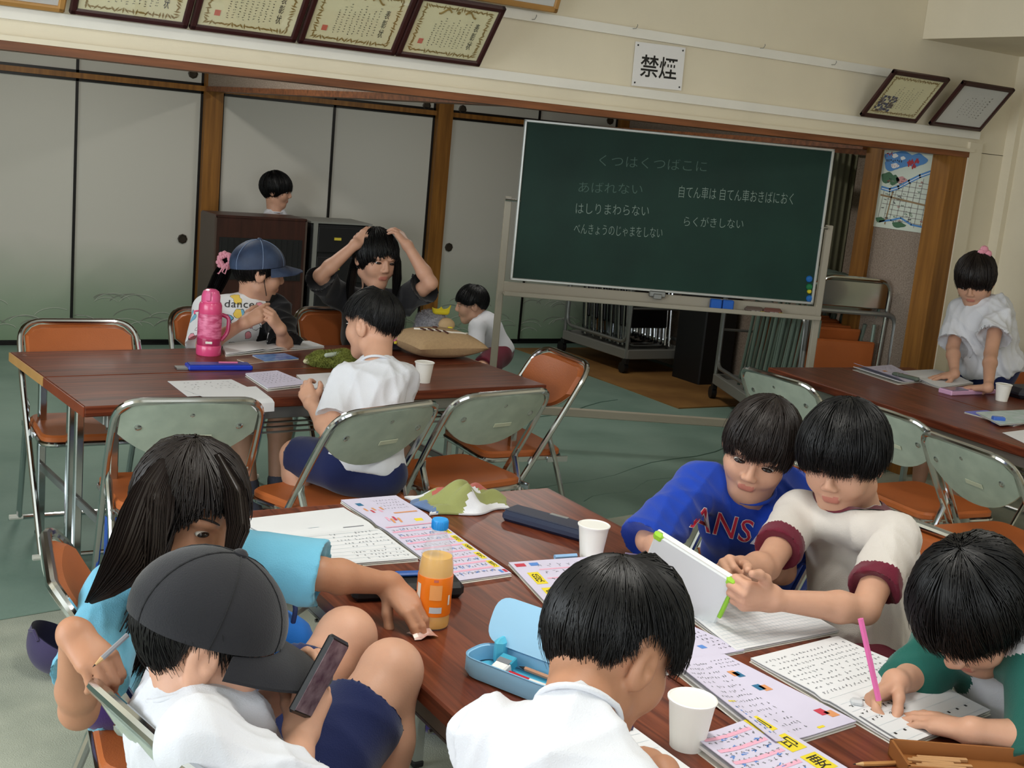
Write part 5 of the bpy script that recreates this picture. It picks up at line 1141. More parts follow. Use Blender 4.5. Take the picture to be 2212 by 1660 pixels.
BOB = [(0, .012, 1.1), (35, .004, 1.1), (58, -.03, 1.1), (75, -.085, 1.2), (110, -.10, 1.2), (180, -.10, 1.1)]
# ------------------------------------------------------------------ the children
def A(px, py, d): return np.array(atd(px, py, d))
def Zp(px, py, z): return np.array(at(px, py, z))
def cap(root, Q, hc, off, m, s=1.0, brim=.075, pitch=6, m2=None, seams=None, frayed=False, name='cap', low=.012):
    cen = V3((0, -.012, .030)); rad = V3((.086, .104, .092)); a = math.radians(pitch); Rm = np.array(((1, 0, 0), (0, math.cos(a), math.sin(a)), (0, -math.sin(a), math.cos(a))))
    W = lambda p: Vector(Lp(Q, hc, (cen+Rm @ (V3(p)-cen))*s)-off)
    crown = MB(); n1, n2 = 48, 14; G = []
    for i in range(n1):
        psi = 2*PI*i/n1; row = []
        for j in range(n2+1):
            zb = low-.030*(1-math.cos(psi))*.5; thm = math.acos(max(-1, min(1, (zb-cen[2])/rad[2]))); t = thm*j/n2
            bul = 1+.05*math.sin(t)**2*abs(math.cos(3*psi))*.6
            row.append(W((cen[0]+rad[0]*math.sin(t)*math.sin(psi)*bul, cen[1]+rad[1]*math.sin(t)*math.cos(psi)*bul, cen[2]+rad[2]*math.cos(t))))
        G.append(row)
    crown.grid([list(reversed(r)) for r in G], closed=True); co = crown.build(name, m, root, 60)
    b = MB(); top = []; bot = []; nu, nv = 20, 8
    for i in range(nu+1):
        u = -1+2*i/nu; psi = u*math.radians(72); r1 = []; r2 = []
        thm = math.acos((low-cen[2])/rad[2]); bx = rad[0]*math.sin(thm)*math.sin(psi)*1.01; by = cen[1]+rad[1]*math.sin(thm)*math.cos(psi)*1.01
        for j in range(nv+1):
            v = j/nv; e = brim*(1-.55*u*u*u*u)*v*math.sqrt(max(0, 1-(abs(u)**5))); x = bx*(1+.10*v); y = by+e; z = low-.004-.030*(abs(u)**1.8)*(.4+.6*v)*(.9)-.012*v
            if frayed and j == nv: y += random.uniform(-.004, .003)
            r1.append(W((x, y, z+.0025))); r2.append(W((x, y, z-.0015)))
        top.append(r1); bot.append(r2)
    b.grid([list(reversed(r)) for r in top]); b.grid(bot); ring = lambda S: [S[i][0] for i in range(nu+1)]+[S[-1][j] for j in range(1, nv+1)]+[S[i][-1] for i in range(nu-1, -1, -1)]
    p, q = ring(top), ring(bot); k = len(p); b.add(p+q, [(i, i+1, k+i+1, k+i) for i in range(k-1)]); b.build('brim', m2 or m, co, 50)
    bt = MB(); c = W((0, cen[1], cen[2]+rad[2]+.001)); bt.M = Matrix.Translation(c) @ Matrix(Q.tolist()).to_4x4(); bt.lathe([(.010*s, -.002), (.010*s, .002), (.006*s, .006), (0, .007)], 12); bt.build('button', m2 or m, co)
    if seams:
        for kx in range(6):
            psi = PI/6+kx*PI/3; sb = MB(); pts = []
            for j in range(10):
                zb = low-.030*(1-math.cos(psi))*.5; t = math.acos((zb-cen[2])/rad[2])*(.06+.94*j/9); bul = 1+.05*math.sin(t)**2*abs(math.cos(3*psi))*.6
                pts.append(W((rad[0]*math.sin(t)*math.sin(psi)*bul*1.004, cen[1]+rad[1]*math.sin(t)*math.cos(psi)*bul*1.004, cen[2]+rad[2]*math.cos(t)*1.004)))
            sb.tube(pts, .0013*s, 5); sb.build('seam', seams, co)
    return co
# 1 long-haired girl in light blue, reaching for the bottle
gh = Zp(412, 1112, .905)
J = dict(hip=(.63, 2.30, .52), neck=A(372, 1215, 2.22), shL=A(485, 1205, 2.28), shR=A(248, 1295, 2.20), head=gh, fwd=(.32, -.90, -.22), up=(.12, .1, 1),
         elL=A(690, 1240, 2.27), wrL=Zp(842, 1262, .775), handL=dict(dir=A(897, 1315, 2.33)-A(842, 1262, 2.36), back=(-.25, -.2, .95), curl=((25, 20, 15), (30, 30, 20), (35, 35, 20), (40, 40, 20)), thumb=(35, 40, 10)),
         elR=A(170, 1535, 1.99), wrR=(.395, 1.80, .845), handR=dict(dir=(.25, -.55, -.25), back=(-.3, .1, .95), curl=((55, 45, 25), (50, 50, 25), (45, 50, 25), (45, 45, 25)), thumb=(35, 45, 10)),
         kneeL=(.98, 2.36, .50), ankL=(.95, 2.38, .09), toeL=(1.07, 2.38, .035), kneeR=(.98, 2.20, .50), ankR=(.95, 2.16, .09), toeR=(1.07, 2.17, .035))
LONG = [(0, .062, .85), (35, .050, .95), (55, .008, 1.1), (70, -.075, 1.3), (90, -.08, 1.3), (180, -.085, 1.2)]
pg = person('long-haired girl in light blue shirt leaning over the table beside the orange bottle', J, dict(
    shirt=dict(mat=M_LBLUE, sleeve=.17, loose=.03, sr=.058, seed=11, bottom=-.12), shorts=dict(mat=M_PURPLE, len=.85),
    hair=dict(line=LONG, th=.016, n=3600, mat=M_HAIRB, seed=3, tilt=8, part=10, wid=.0013, long=dict(az=55, len=.27, dir=(-.50, -.52, -.55), dir2=(-.40, .0, -.9)))), skin=M_SKIN2)
def lock(root, off, pts, rads, m, seed, n=260, name='hair_lock'): return pony(root, off, pts, rads, m, seed, n, name)
LOCKS = [([A(380, 975, 2.24), A(338, 1030, 2.17), A(312, 1110, 2.11), A(285, 1190, 2.06), A(240, 1256, 2.03), A(192, 1300, 2.03)], [.010, .030, .042, .040, .026, .006], 31, 900),
         ([A(350, 1000, 2.2), A(330, 1080, 2.12), A(325, 1170, 2.07), A(318, 1235, 2.05), A(330, 1285, 2.05)], [.010, .024, .024, .014, .003], 33, 300),
         ([A(470, 985, 2.22), A(508, 1060, 2.19), A(516, 1135, 2.15), A(502, 1185, 2.12), A(492, 1220, 2.12)], [.008, .018, .018, .012, .003], 32, 260)]
# 2 boy in black cap with phone
ch = A(452, 1382, 1.80)
J = dict(hip=(.60, 1.70, .535), neck=A(405, 1500, 1.77), shL=A(452, 1490, 1.90), shR=A(430, 1600, 1.66), head=ch, fwd=(.92, -.24, -.32), up=(.1, 0, 1),
         elR=A(622, 1720, 1.68), wrR=A(652, 1585, 1.80), handR=dict(dir=A(678, 1500, 1.83)-A(652, 1585, 1.80), back=A(700, 1600, 1.7)-A(640, 1560, 1.85), curl=((35, 40, 25), (40, 45, 30), (45, 45, 30), (50, 45, 30)), thumb=(20, 35, 5)),
         elL=A(500, 1600, 1.86), wrL=A(592, 1510, 1.92), handL=dict(dir=A(640, 1455, 1.92)-A(592, 1510, 1.92), back=A(560, 1440, 1.95)-A(600, 1480, 1.90), curl=((30, 40, 25), (35, 45, 30), (40, 45, 30), (45, 45, 30)), thumb=(25, 40, 5)),
         hipR=(.63, 1.60, .52), hipL=(.64, 1.77, .52), kneeR=Zp(845, 1450, .715), ankR=(.86, 1.68, .34), toeR=(.97, 1.69, .28), kneeL=Zp(748, 1378, .725), ankL=(.88, 1.93, .33), toeL=(.98, 1.95, .27))
CAPB = [(0, .03, .5), (40, .02, .5), (64, -.004, .6), (80, .020, .4), (100, .022, .4), (112, -.04, .9), (140, -.066, 1.0), (180, -.07, 1.0)]
pc, Qc, hcc, offc = person('boy in black baseball cap and white shirt looking at his phone', J, dict(shirt=dict(mat=M_WHITE_T, sleeve=.15, loose=.028, sr=.056, seed=21, bottom=-.1), shorts=dict(mat=M_NAVY, len=.74, r=.078), eyes=.5,
    hair=dict(line=CAPB, th=.008, n=2600, seed=5, grow=1.5)))
M_CAPB = cloth('black_twill', (38, 38, 42), .2)
cap(pc, Qc, hcc, offc, M_CAPB, 1.10, .084, 5, seams=cloth('dark_thread', (24, 24, 27)), low=.032)
# 3 boy in the centre foreground seen from behind
J = dict(hip=(.70, 1.02, .53), neck=A(1245, 1545, 1.60), shL=A(1065, 1610, 1.63), shR=A(1395, 1790, 1.47), head=A(1318, 1400, 1.70), fwd=(.90, .10, -.52), up=(.35, .1, 1),
         elR=A(1530, 1860, 1.66), wrR=Zp(1432, 1668, .735), handR=dict(dir=Zp(1350, 1600, .72)-Zp(1432, 1668, .73), back=(0, 0, 1), curl=((20, 25, 15), (22, 28, 15), (24, 30, 15), (28, 30, 15)), thumb=(35, 15, 10)),
         elL=(.95, 1.36, .74), wrL=(1.10, 1.30, .72), handL=dict(dir=(.9, -.2, -.05), back=(0, 0, 1)),
         kneeL=(1.05, 1.18, .50), ankL=(1.02, 1.2, .09), toeL=(1.14, 1.22, .035), kneeR=(1.02, .98, .50), ankR=(1.0, .95, .09), toeR=(1.12, .95, .035))
CENT = [(0, .030, 1.1), (35, .022, 1.1), (56, .014, 1.0), (70, .034, .6), (86, .040, .45), (102, .030, .4), (116, -.006, .35), (145, -.060, .3), (180, -.074, .28)]
person('boy in plain white shirt with back to us, bent over his paper in the foreground', J, dict(shirt=dict(mat=M_WHITE_T, sleeve=.17, loose=.022, sr=.058, seed=31), shorts=dict(mat=M_NAVY, len=.8), eyes=.6,
    hair=dict(line=CENT, th=.019, n=6500, seed=7, tilt=24, wid=.0010, grow=1.2)), skin=M_SKIN2)
# 4 boy in blue shirt
J = dict(hip=(2.32, 2.36, .52), neck=A(1622, 1062, 2.98), shL=A(1712, 1062, 3.10), shR=A(1512, 1050, 2.98), head=A(1640, 968, 2.93), fwd=(-.72, -.60, -.36), up=(.15, -.12, 1),
         elR=A(1402, 1168, 2.86), wrR=A(1492, 1222, 2.70), handR=dict(dir=A(1545, 1235, 2.66)-A(1492, 1222, 2.70), back=(0, 0, 1)),
         elL=A(1690, 1235, 2.85), wrL=A(1600, 1225, 2.72), handL=dict(dir=(-.9, -.3, 0), back=(0, 0, 1)),
         kneeL=(1.98, 2.24, .50), ankL=(2.0, 2.2, .09), toeL=(1.88, 2.2, .035), kneeR=(1.97, 2.44, .50), ankR=(2.0, 2.45, .09), toeR=(1.88, 2.45, .035))
BLUEC = [(0, .030, 1.0), (40, .012, 1.0), (62, -.012, .9), (82, .0, .7), (98, .004, .6), (112, -.020, .6), (140, -.05, .5), (180, -.06, .5)]
pb, Qb, hb, ob = person('boy in royal blue shirt with red letters beside the tablet', J, dict(shirt=dict(mat=M_BLUE, sleeve=.215, loose=.036, sr=.060, seed=41), shorts=dict(mat=M_NAVY, len=.8),
    hair=dict(line=BLUEC, th=.014, n=3000, seed=9, mat=M_HAIRB)))
# 5 boy in ringer shirt with tablet
J = dict(hip=(2.20, 1.86, .52), neck=A(1858, 1110, 2.84), shL=A(1935, 1165, 2.67), shR=A(1728, 1112, 2.86), head=A(1822, 990, 2.78), fwd=(-.82, -.42, -.30), up=(-.3, -.1, 1),
         elR=A(1655, 1225, 2.68), wrR=A(1592, 1228, 2.58), handR=dict(dir=A(1555, 1222, 2.52)-A(1592, 1228, 2.58), back=(.5, .8, .2), curl=GRIP, thumb=(30, 30, 10)),
         elL=A(1868, 1318, 2.52), wrL=A(1668, 1296, 2.46), handL=dict(dir=A(1600, 1290, 2.42)-A(1668, 1296, 2.46), back=A(1640, 1340, 2.35)-A(1640, 1290, 2.47), curl=FIST, thumb=(45, -12, 20), s=1.05),
         kneeL=(1.86, 1.72, .50), ankL=(1.88, 1.7, .09), toeL=(1.76, 1.7, .035), kneeR=(1.86, 1.95, .50), ankR=(1.88, 1.96, .09), toeR=(1.76, 1.96, .035))
person('boy in white ringer shirt with maroon trim holding a tablet', J, dict(shirt=dict(mat=M_OFFW, trim=M_MAROON, cr=.060, sleeve=.155, loose=.026, sr=.048, seed=51), shorts=dict(mat=M_MAROON, len=.8), eyes=.5,
    hair=dict(line=BOWL, th=.021, n=4200, seed=11, tilt=16)), skin=M_SKIN)
# 6 boy writing
J = dict(hip=(2.16, 1.30, .52), neck=A(2165, 1395, 2.28), shL=A(2240, 1430, 2.12), shR=A(2030, 1385, 2.34), head=A(2105, 1318, 2.16), fwd=(-.66, -.10, -.74), up=(-.75, -.05, .66),
         elR=A(1985, 1465, 2.32), wrR=A(1935, 1475, 2.235), handR=dict(dir=Zp(1878, 1512, .715)-A(1935, 1475, 2.235), back=(.1, .75, .65), curl=((45, 45, 20), (52, 50, 25), (58, 58, 30), (62, 60, 30)), thumb=(25, 35, 15)),
         elL=A(2260, 1600, 2.06), wrL=Zp(2098, 1580, .735), handL=dict(dir=Zp(1975, 1545, .715)-Zp(2098, 1580, .73), back=(0, 0, 1), curl=((8, 12, 8), (10, 14, 8), (10, 14, 8), (12, 14, 8)), thumb=(25, 20, 10), spread=3),
         kneeL=(1.84, 1.22, .50), ankL=(1.86, 1.2, .09), toeL=(1.75, 1.2, .035), kneeR=(1.84, 1.42, .50), ankR=(1.86, 1.43, .09), toeR=(1.75, 1.43, .035))
person('boy in white shirt with green sleeves writing with a pink pencil', J, dict(shirt=dict(mat=M_WHITE_T, sleeve_mat=M_GREEN_T, sleeve=.15, loose=.028, sr=.062, seed=61), shorts=dict(mat=M_NAVY, len=.8), eyes=.5,
    hair=dict(line=BOWL, th=.021, n=4500, seed=13, tilt=14)))
# 7 boy in white at the left table, from behind
J = dict(hip=(1.68, 3.56, .53), neck=A(815, 790, 4.14), shL=A(752, 820, 4.10), shR=A(872, 818, 4.16), head=A(806, 702, 4.22), fwd=(-.42, .88, -.12), up=(0, .1, 1),
         elL=A(712, 935, 3.98), wrL=A(672, 872, 4.10), handL=dict(dir=A(655, 835, 4.15)-A(672, 872, 4.10), back=A(640, 850, 4.0)-A(680, 850, 4.2), curl=((25, 35, 20), (28, 38, 20), (30, 40, 25), (34, 40, 25)), s=1.0),
         elR=A(830, 870, 4.30), wrR=Zp(770, 808, .735), handR=dict(dir=Zp(708, 798, .725)-Zp(770, 808, .735), back=(0, 0, 1), curl=((25, 30, 15), (28, 32, 15), (30, 32, 15), (34, 32, 15)), thumb=(35, 20, 10)),
         kneeL=A(640, 985, 4.15), ankL=A(650, 1120, 4.10), toeL=A(635, 1130, 4.2), kneeR=(1.72, 3.93, .50), ankR=(1.72, 3.86, .09), toeR=(1.72, 3.98, .035))
person('boy in white shirt and navy shorts with back to us at the left table', J, dict(shirt=dict(mat=M_WHITE_T, sleeve=.15, loose=.026, sr=.058, seed=71, bottom=-.05), shorts=dict(mat=M_NAVY, len=.9), eyes=.3,
    hair=dict(line=FADE, th=.013, n=3000, seed=15, tilt=14, grow=1.2)), res=1.25)
# 8 girl in denim cap
J = dict(hip=(1.70, 5.06, .53), neck=A(540, 652, 5.22), shL=A(598, 668, 5.26), shR=A(448, 668, 5.12), head=A(560, 588, 5.2), fwd=(.86, -.10, -.12), up=(.12, 0, 1),
         elR=A(440, 748, 4.98), wrR=A(528, 698, 4.92), handR=dict(dir=A(575, 672, 4.95)-A(528, 698, 4.92), back=(-.3, -.8, .5), curl=((10, 25, 15), (35, 45, 25), (45, 50, 30), (50, 50, 30))),
         elL=A(618, 752, 5.12), wrL=A(606, 712, 5.0), handL=dict(dir=A(588, 685, 4.96)-A(606, 712, 5.0), back=(.5, -.8, .3), curl=((35, 40, 25), (40, 45, 30), (45, 50, 30), (50, 50, 30))),
         kneeL=(1.84, 4.72, .50), ankL=(1.82, 4.66, .10), toeL=(1.82, 4.54, .035), kneeR=(1.64, 4.70, .50), ankR=(1.70, 4.62, .10), toeR=(1.70, 4.50, .035))
def doodle(nt, b, N, L):
    tc = N('ShaderNodeTexCoord'); v = N('ShaderNodeTexVoronoi'); v.inputs['Scale'].default_value = 19; L(tc.outputs['Object'], v.inputs['Vector'])
    n = N('ShaderNodeTexNoise'); n.inputs['Scale'].default_value = 30; L(tc.outputs['Object'], n.inputs['Vector'])
    ad = N('ShaderNodeMath'); ad.operation = 'MULTIPLY_ADD'; L(n.outputs['Fac'], ad.inputs[0]); ad.inputs[1].default_value = .5; L(v.outputs['Distance'], ad.inputs[2])
    r = N('ShaderNodeValToRGB'); r.color_ramp.interpolation = 'CONSTANT'; e = r.color_ramp.elements; e[0].position = 0; e[0].color = (.8, .8, .8, 1); e[1].position = .70; e[1].color = (.84, .84, .85, 1)
    L(ad.outputs[0], r.inputs[0]); h = N('ShaderNodeValToRGB'); h.color_ramp.interpolation = 'CONSTANT'; q = h.color_ramp.elements
    q[0].position = 0; q[0].color = (*lin((240, 205, 90)), 1); q[1].position = .3; q[1].color = (*lin((120, 185, 215)), 1); k = q.new(.5); k.color = (.8, .8, .82, 1); k = q.new(.78); k.color = (*lin((230, 150, 160)), 1)
    sp = N('ShaderNodeSeparateColor'); L(v.outputs['Color'], sp.inputs[0]); L(sp.outputs[0], h.inputs[0])
    ri = N('ShaderNodeValToRGB'); ri.color_ramp.interpolation = 'CONSTANT'; w_ = ri.color_ramp.elements; w_[0].position = 0; w_[0].color = (1, 1, 1, 1); w_[1].position = .60; w_[1].color = (0, 0, 0, 1); L(ad.outputs[0], ri.inputs[0])
    o = N('ShaderNodeValToRGB'); o.color_ramp.interpolation = 'CONSTANT'; y = o.color_ramp.elements; y[0].position = 0; y[0].color = (1, 1, 1, 1); y[1].position = .60; y[1].color = (.08, .08, .1, 1); k = y.new(.635); k.color = (1, 1, 1, 1); L(ad.outputs[0], o.inputs[0])
    mx = N('ShaderNodeMix'); mx.data_type = 'RGBA'; L(ri.outputs[0], mx.inputs[0]); mx.inputs[6].default_value = (.82, .82, .83, 1); L(h.outputs[0], mx.inputs[7])
    m2 = N('ShaderNodeMix'); m2.data_type = 'RGBA'; m2.blend_type = 'MULTIPLY'; m2.inputs[0].default_value = 1; L(mx.outputs[2], m2.inputs[6]); L(o.outputs[0], m2.inputs[7]); L(m2.outputs[2], b.inputs['Base Color']); b.inputs['Roughness'].default_value = .8
M_DOODLE = node_mat('doodle_print_cloth', doodle)
pd, Qd, hd, od = person('girl in denim cap and doodle print shirt sitting behind the left table', J, dict(shirt=dict(mat=M_DOODLE, split=M_BLACK_T, split_side=-1, split_x=.045, sleeve=.19, loose=.032, sr=.066, seed=81), shorts=dict(mat=M_DOODLE, len=1.0, r=.088, name='skirt'), socks=M_SOCK,
    hair=dict(line=[(0, .03, .6), (60, .0, .8), (82, -.03, .8), (100, -.035, .8), (140, -.05, .8), (180, -.05, .8)], th=.011, n=900, seed=17)), res=1.3, s=1.02)
M_DENIM = mat('denim', (28, 40, 66), .6, col2=(58, 76, 106), vscale=12, dist=.4, bump=.2, bscale=300)
cap(pd, Qd, hd, od, M_DENIM, 1.10, .07, -6, frayed=True, seams=mat('denim_seam', (120, 140, 172), .7), low=.034)
def pony(root, off, pts, rads, m, seed, n=260, name='ponytail'):
    r = np.random.RandomState(seed); mb = MB(); pts = [V3(p) for p in pts]; t = np.linspace(0, 1, 9)
    tt = np.linspace(0, 1, len(pts)); base = np.stack([np.interp(t, tt, [p[i] for p in pts]) for i in range(3)], 1); rr = np.interp(t, tt, rads)
    mb.tube([p-off for p in base], list(rr*.6), 10)
    for k in range(n):
        a = r.uniform(0, 2*PI); q = r.uniform(.35, 1.12); o = np.array((math.cos(a), math.sin(a), 0)); o2 = np.array((0, 0, 1)); mb.tube([base[i]+(o*rr[i]*q)+o2*rr[i]*.5*math.sin(a*2)-off for i in range(9)], [.0010]*8+[.0004], 3)
    return mb.build(name, m, root, 60)
for pts_, rd_, sd_, n_ in LOCKS: lock(pg[0], pg[3], pts_, rd_, M_HAIRB, sd_, n_)
pony(pd, od, [A(495, 560, 5.28), A(478, 590, 5.34), A(462, 625, 5.36), A(448, 660, 5.34)], [.022, .034, .030, .012], M_HAIR, 2)
sc_ = MB(); rs = random.Random(3)
for k in range(26):
    a = 2*PI*k/26; c = A(487, 563, 5.26)-od; e1 = np.array(CX); e2 = np.array(CY); rr = .026+.007*math.sin(k*2.7)
    sc_.M = Matrix.Translation(c+(e1*math.cos(a)+e2*math.sin(a))*rr); sc_.lathe([(0, -.011), (.009, -.006), (.011, 0), (.009, .006), (0, .011)], 7)
sc_.M = Matrix.Identity(4); sc_.tube([A(487, 570, 5.22)-od, A(472, 592, 5.22)-od, A(470, 590, 5.22)-od], .003, 5); sc_.tube([A(488, 572, 5.22)-od, A(480, 588, 5.22)-od, A(486, 592, 5.21)-od, A(492, 576, 5.21)-od], .003, 5)
sc_.build('scrunchie', cloth('pink_cloth', (222, 150, 165)), pd)
mk = MB(); G = []
for i in range(9):
    u = -1+2*i/8; G.append([Vector(Lp(Qd, hd, V3((.060*math.sin(u*1.15)*(1-.25*v), .028+.056*math.cos(u*1.15)*(1-.15*v), -.074-.045*v))*1.10)-od) for v in np.linspace(0, 1, 5)])
mk.grid(G); mk.grid([[p+Vector((0, 0, .002)) for p in reversed(r)] for r in G])
for sx in (-1, 1): mk.tube([Lp(Qd, hd, V3((sx*.055, .03, -.08))*1.10)-od, Lp(Qd, hd, V3((sx*.076, .004, -.02))*1.10)-od, Lp(Qd, hd, V3((sx*.080, -.012, .022))*1.10)-od], .0016, 5)
mk.build('face_mask', mat('black_mask', (18, 18, 20), .8), pd)
# 9 person in black shirt with raised arms
J = dict(hip=(2.42, 5.10, .54), neck=A(808, 632, 5.55), shL=A(872, 655, 5.55), shR=A(730, 640, 5.55), head=A(812, 560, 5.5), fwd=(.10, -.97, -.15), up=(.05, 0, 1),
         elR=A(692, 596, 5.42), wrR=A(768, 528, 5.42), handR=dict(dir=A(800, 495, 5.46)-A(768, 528, 5.42), back=(-.3, -.4, .8), curl=((20, 25, 15), (22, 28, 15), (24, 30, 15), (28, 30, 15))),
         elL=A(930, 612, 5.42), wrL=A(880, 530, 5.42), handL=dict(dir=A(855, 492, 5.46)-A(880, 530, 5.42), back=(.3, -.4, .8), curl=((20, 25, 15), (22, 28, 15), (24, 30, 15), (28, 30, 15))),
         kneeL=(2.50, 4.80, .50), ankL=(2.48, 4.82, .10), toeL=(2.48, 4.72, .035), kneeR=(2.30, 4.80, .50), ankR=(2.30, 4.82, .10), toeR=(2.30, 4.72, .035))
pk = person('person in black shirt with both hands raised to the head behind the left table', J, dict(shirt=dict(mat=M_BLACK_T, sleeve=.13, loose=.034, sr=.066, seed=91, bottom=-.2), shorts=dict(mat=M_BLACK_T, len=.95),
    hair=dict(line=[(0, .048, .8), (30, .03, .9), (48, -.05, 1.0), (60, -.09, 1.1), (180, -.09, 1.1)], th=.013, n=1200, seed=19, mat=M_HAIR, long=dict(az=58, len=.16, dir=(0, .1, -1)))), res=1.3, s=1.04)
for k_, q_ in enumerate(([A(782, 530, 5.50), A(766, 565, 5.50), A(758, 610, 5.48), A(754, 650, 5.46)], [A(846, 528, 5.50), A(858, 560, 5.50), A(858, 605, 5.48), A(852, 640, 5.46)])): lock(pk[0], pk[3], q_, [.010, .018, .020, .008], M_HAIR, 40+k_, 200)
# 10 crouching boy
J = dict(hip=A(1078, 762, 7.55), neck=A(1040, 690, 7.5), shL=A(1030, 708, 7.36), shR=A(1052, 700, 7.66), head=A(1019, 658, 7.5), fwd=(-.86, .42, -.18), up=(-.2, .1, 1),
         elL=A(1028, 745, 7.3), wrL=A(985, 742, 7.3), handL=dict(dir=(-.9, .2, -.1), back=(0, 0, 1)), elR=A(1040, 752, 7.7), wrR=A(995, 748, 7.7), handR=dict(dir=(-.9, .2, -.1), back=(0, 0, 1)),
         kneeL=A(1040, 800, 7.3), ankL=Zp(1096, 846, .05), toeL=Zp(1058, 853, .034), kneeR=A(1045, 800, 7.7), ankR=Zp(1106, 838, .05), toeR=Zp(1070, 845, .034))
person('boy crouching on the floor in white shirt and maroon shorts beside the chalkboard', J, dict(shirt=dict(mat=M_WHITE_T, sleeve=.15, loose=.02, seed=101, bottom=-.1), shorts=dict(mat=M_MAROON, len=.85, r=.08), eyes=.4,
    hair=dict(line=BOYCUT, th=.014, n=700, seed=21)), res=1.6, s=.95)
# 11 girl behind the lectern
J = dict(hip=(3.07, 8.19, .66), neck=A(592, 460, 8.5), shL=A(612, 475, 8.62), shR=A(575, 478, 8.36), head=A(598, 412, 8.5), fwd=(.86, -.5, -.12),
         elL=(3.12, 8.30, .82), wrL=(3.16, 8.22, .70), elR=(2.95, 8.12, .82), wrR=(3.02, 8.06, .70), kneeL=(3.12, 8.26, .36), ankL=(3.12, 8.28, .08), toeL=(3.22, 8.24, .035), kneeR=(3.02, 8.12, .36), ankR=(3.02, 8.12, .08), toeR=(3.12, 8.08, .035))
person('girl with black bobbed hair seen above the lectern', J, dict(shirt=dict(mat=M_WHITE_T, sleeve=.15, loose=.02, seed=111), shorts=dict(mat=M_MAROON, len=.8), hair=dict(line=BOB, th=.016, n=700, seed=23)), res=1.6, s=.98)
# 12 girl standing at the right table
J = dict(hip=A(2140, 790, 6.05), neck=A(2112, 648, 6.0), shL=A(2158, 668, 5.94), shR=A(2078, 672, 6.08), head=A(2106, 606, 5.95), fwd=(-.78, -.42, -.46), up=(-.1, 0, 1),
         elR=A(2058, 752, 6.0), wrR=Zp(2062, 808, .745), handR=dict(dir=Zp(2022, 814, .72)-Zp(2062, 808, .74), back=(0, 0, 1), curl=FLAT, spread=8), elL=A(2140, 765, 5.78), wrL=Zp(2135, 838, .745), handL=dict(dir=Zp(2088, 836, .72)-Zp(2135, 838, .74), back=(0, 0, 1), curl=FLAT, spread=8),
         kneeL=(5.12, 3.92, .36), ankL=(5.13, 3.94, .08), toeL=(5.02, 3.88, .035), kneeR=(5.06, 4.10, .36), ankR=(5.08, 4.12, .08), toeR=(4.97, 4.08, .035))
ps, Qs, hs, os_ = person('girl standing at right in white puff-sleeved shirt leaning on the table', J, dict(shirt=dict(mat=M_WHITE_T, sleeve=.16, loose=.055, sr=.066, seed=121, bottom=-.10), shorts=dict(mat=M_NAVY, len=.7),
    hair=dict(line=[(0, .02, 1.0), (40, .0, 1.0), (60, -.05, 1.0), (85, -.04, 1.0), (100, -.08, 1.1), (180, -.10, 1.1)], th=.015, n=1100, seed=25, mat=M_HAIRB, long=dict(az=95, len=.06, dir=(.2, .1, -1)))), res=1.3)
ht = MB()
for (px, py, r_) in ((2126, 540, .022), (2134, 549, .020), (2119, 546, .018)): ht.M = Matrix.Translation(A(px, py, 5.9)-os_); ht.lathe([(0, -r_), (r_*.7, -r_*.7), (r_, 0), (r_*.7, r_*.7), (0, r_)], 10)
ht.build('hair_tie', mat('pink_bead', (226, 150, 170), .3), ps)
# ------------------------------------------------------------------ soft things
def pillow(l, w_, h_, n=28, pw=2.6):
    top = []; bot = []
    for i in range(n+1):
        u = -1+2*i/n; a = []; b = []
        for j in range(n+1):
            v = -1+2*j/n; k = (1-abs(u)**pw)*(1-abs(v)**pw); pinch = 1-.10*(1-abs(u))*abs(v)**3*0-.08*((1-u*u)*(v*v)+(1-v*v)*(u*u))
            x, y = u*l/2*pinch, v*w_/2*pinch; a.append(Vector((x, y, h_*.5+h_*.5*k**.45))); b.append(Vector((x, y, h_*.5-h_*.5*k**.45+.0)))
        top.append(a); bot.append(b)
    return top, bot
M_BURLAP = mat('burlap', (190, 158, 118), .95, var=.12, vscale=90, bump=.7, bscale=420)
cp_ = at(955, 778, TZ); cu = thing('cushion', 'tan burlap cushion with white cord and brown stitches on the left table', 'cushion', (cp_.x+.02, cp_.y+.10, TZ), .05)
top, bot = pillow(.34, .32, .115); MB().grid([list(reversed(r)) for r in reversed(top)]).grid([list(reversed(r)) for r in bot]).build('body', M_BURLAP, cu, 80)
def on_top(u, v): i = (u+1)/2*28; j = (v+1)/2*28; return top[int(i)][int(j)]+Vector((0, 0, .003))
MB().tube([on_top(-.55+1.3*t, .25-.75*math.sin(t*2.2)) for t in np.linspace(0, 1, 16)], .004, 6).build('cord', mat('white_cord', (232, 226, 214), .9), cu)
for k in range(4):
    a, b = on_top(-.45+.14*k, .15-.13*k), on_top(-.38+.14*k, -.12-.13*k); MB().tube([a, (a+b)/2+Vector((0, 0, .003)), b], .0035, 5).build('stitch', mat('brown_yarn', (74, 40, 30), .9), cu)
for (u, v, c) in ((.05, .2, (84, 44, 34)), (.55, .25, (226, 206, 60))): p_ = MB(); p_.M = Matrix.Translation(on_top(u, v)); p_.lathe([(.012, 0), (.010, .004), (0, .005)], 10); p_.build('patch', mat('felt', c, .9), cu)
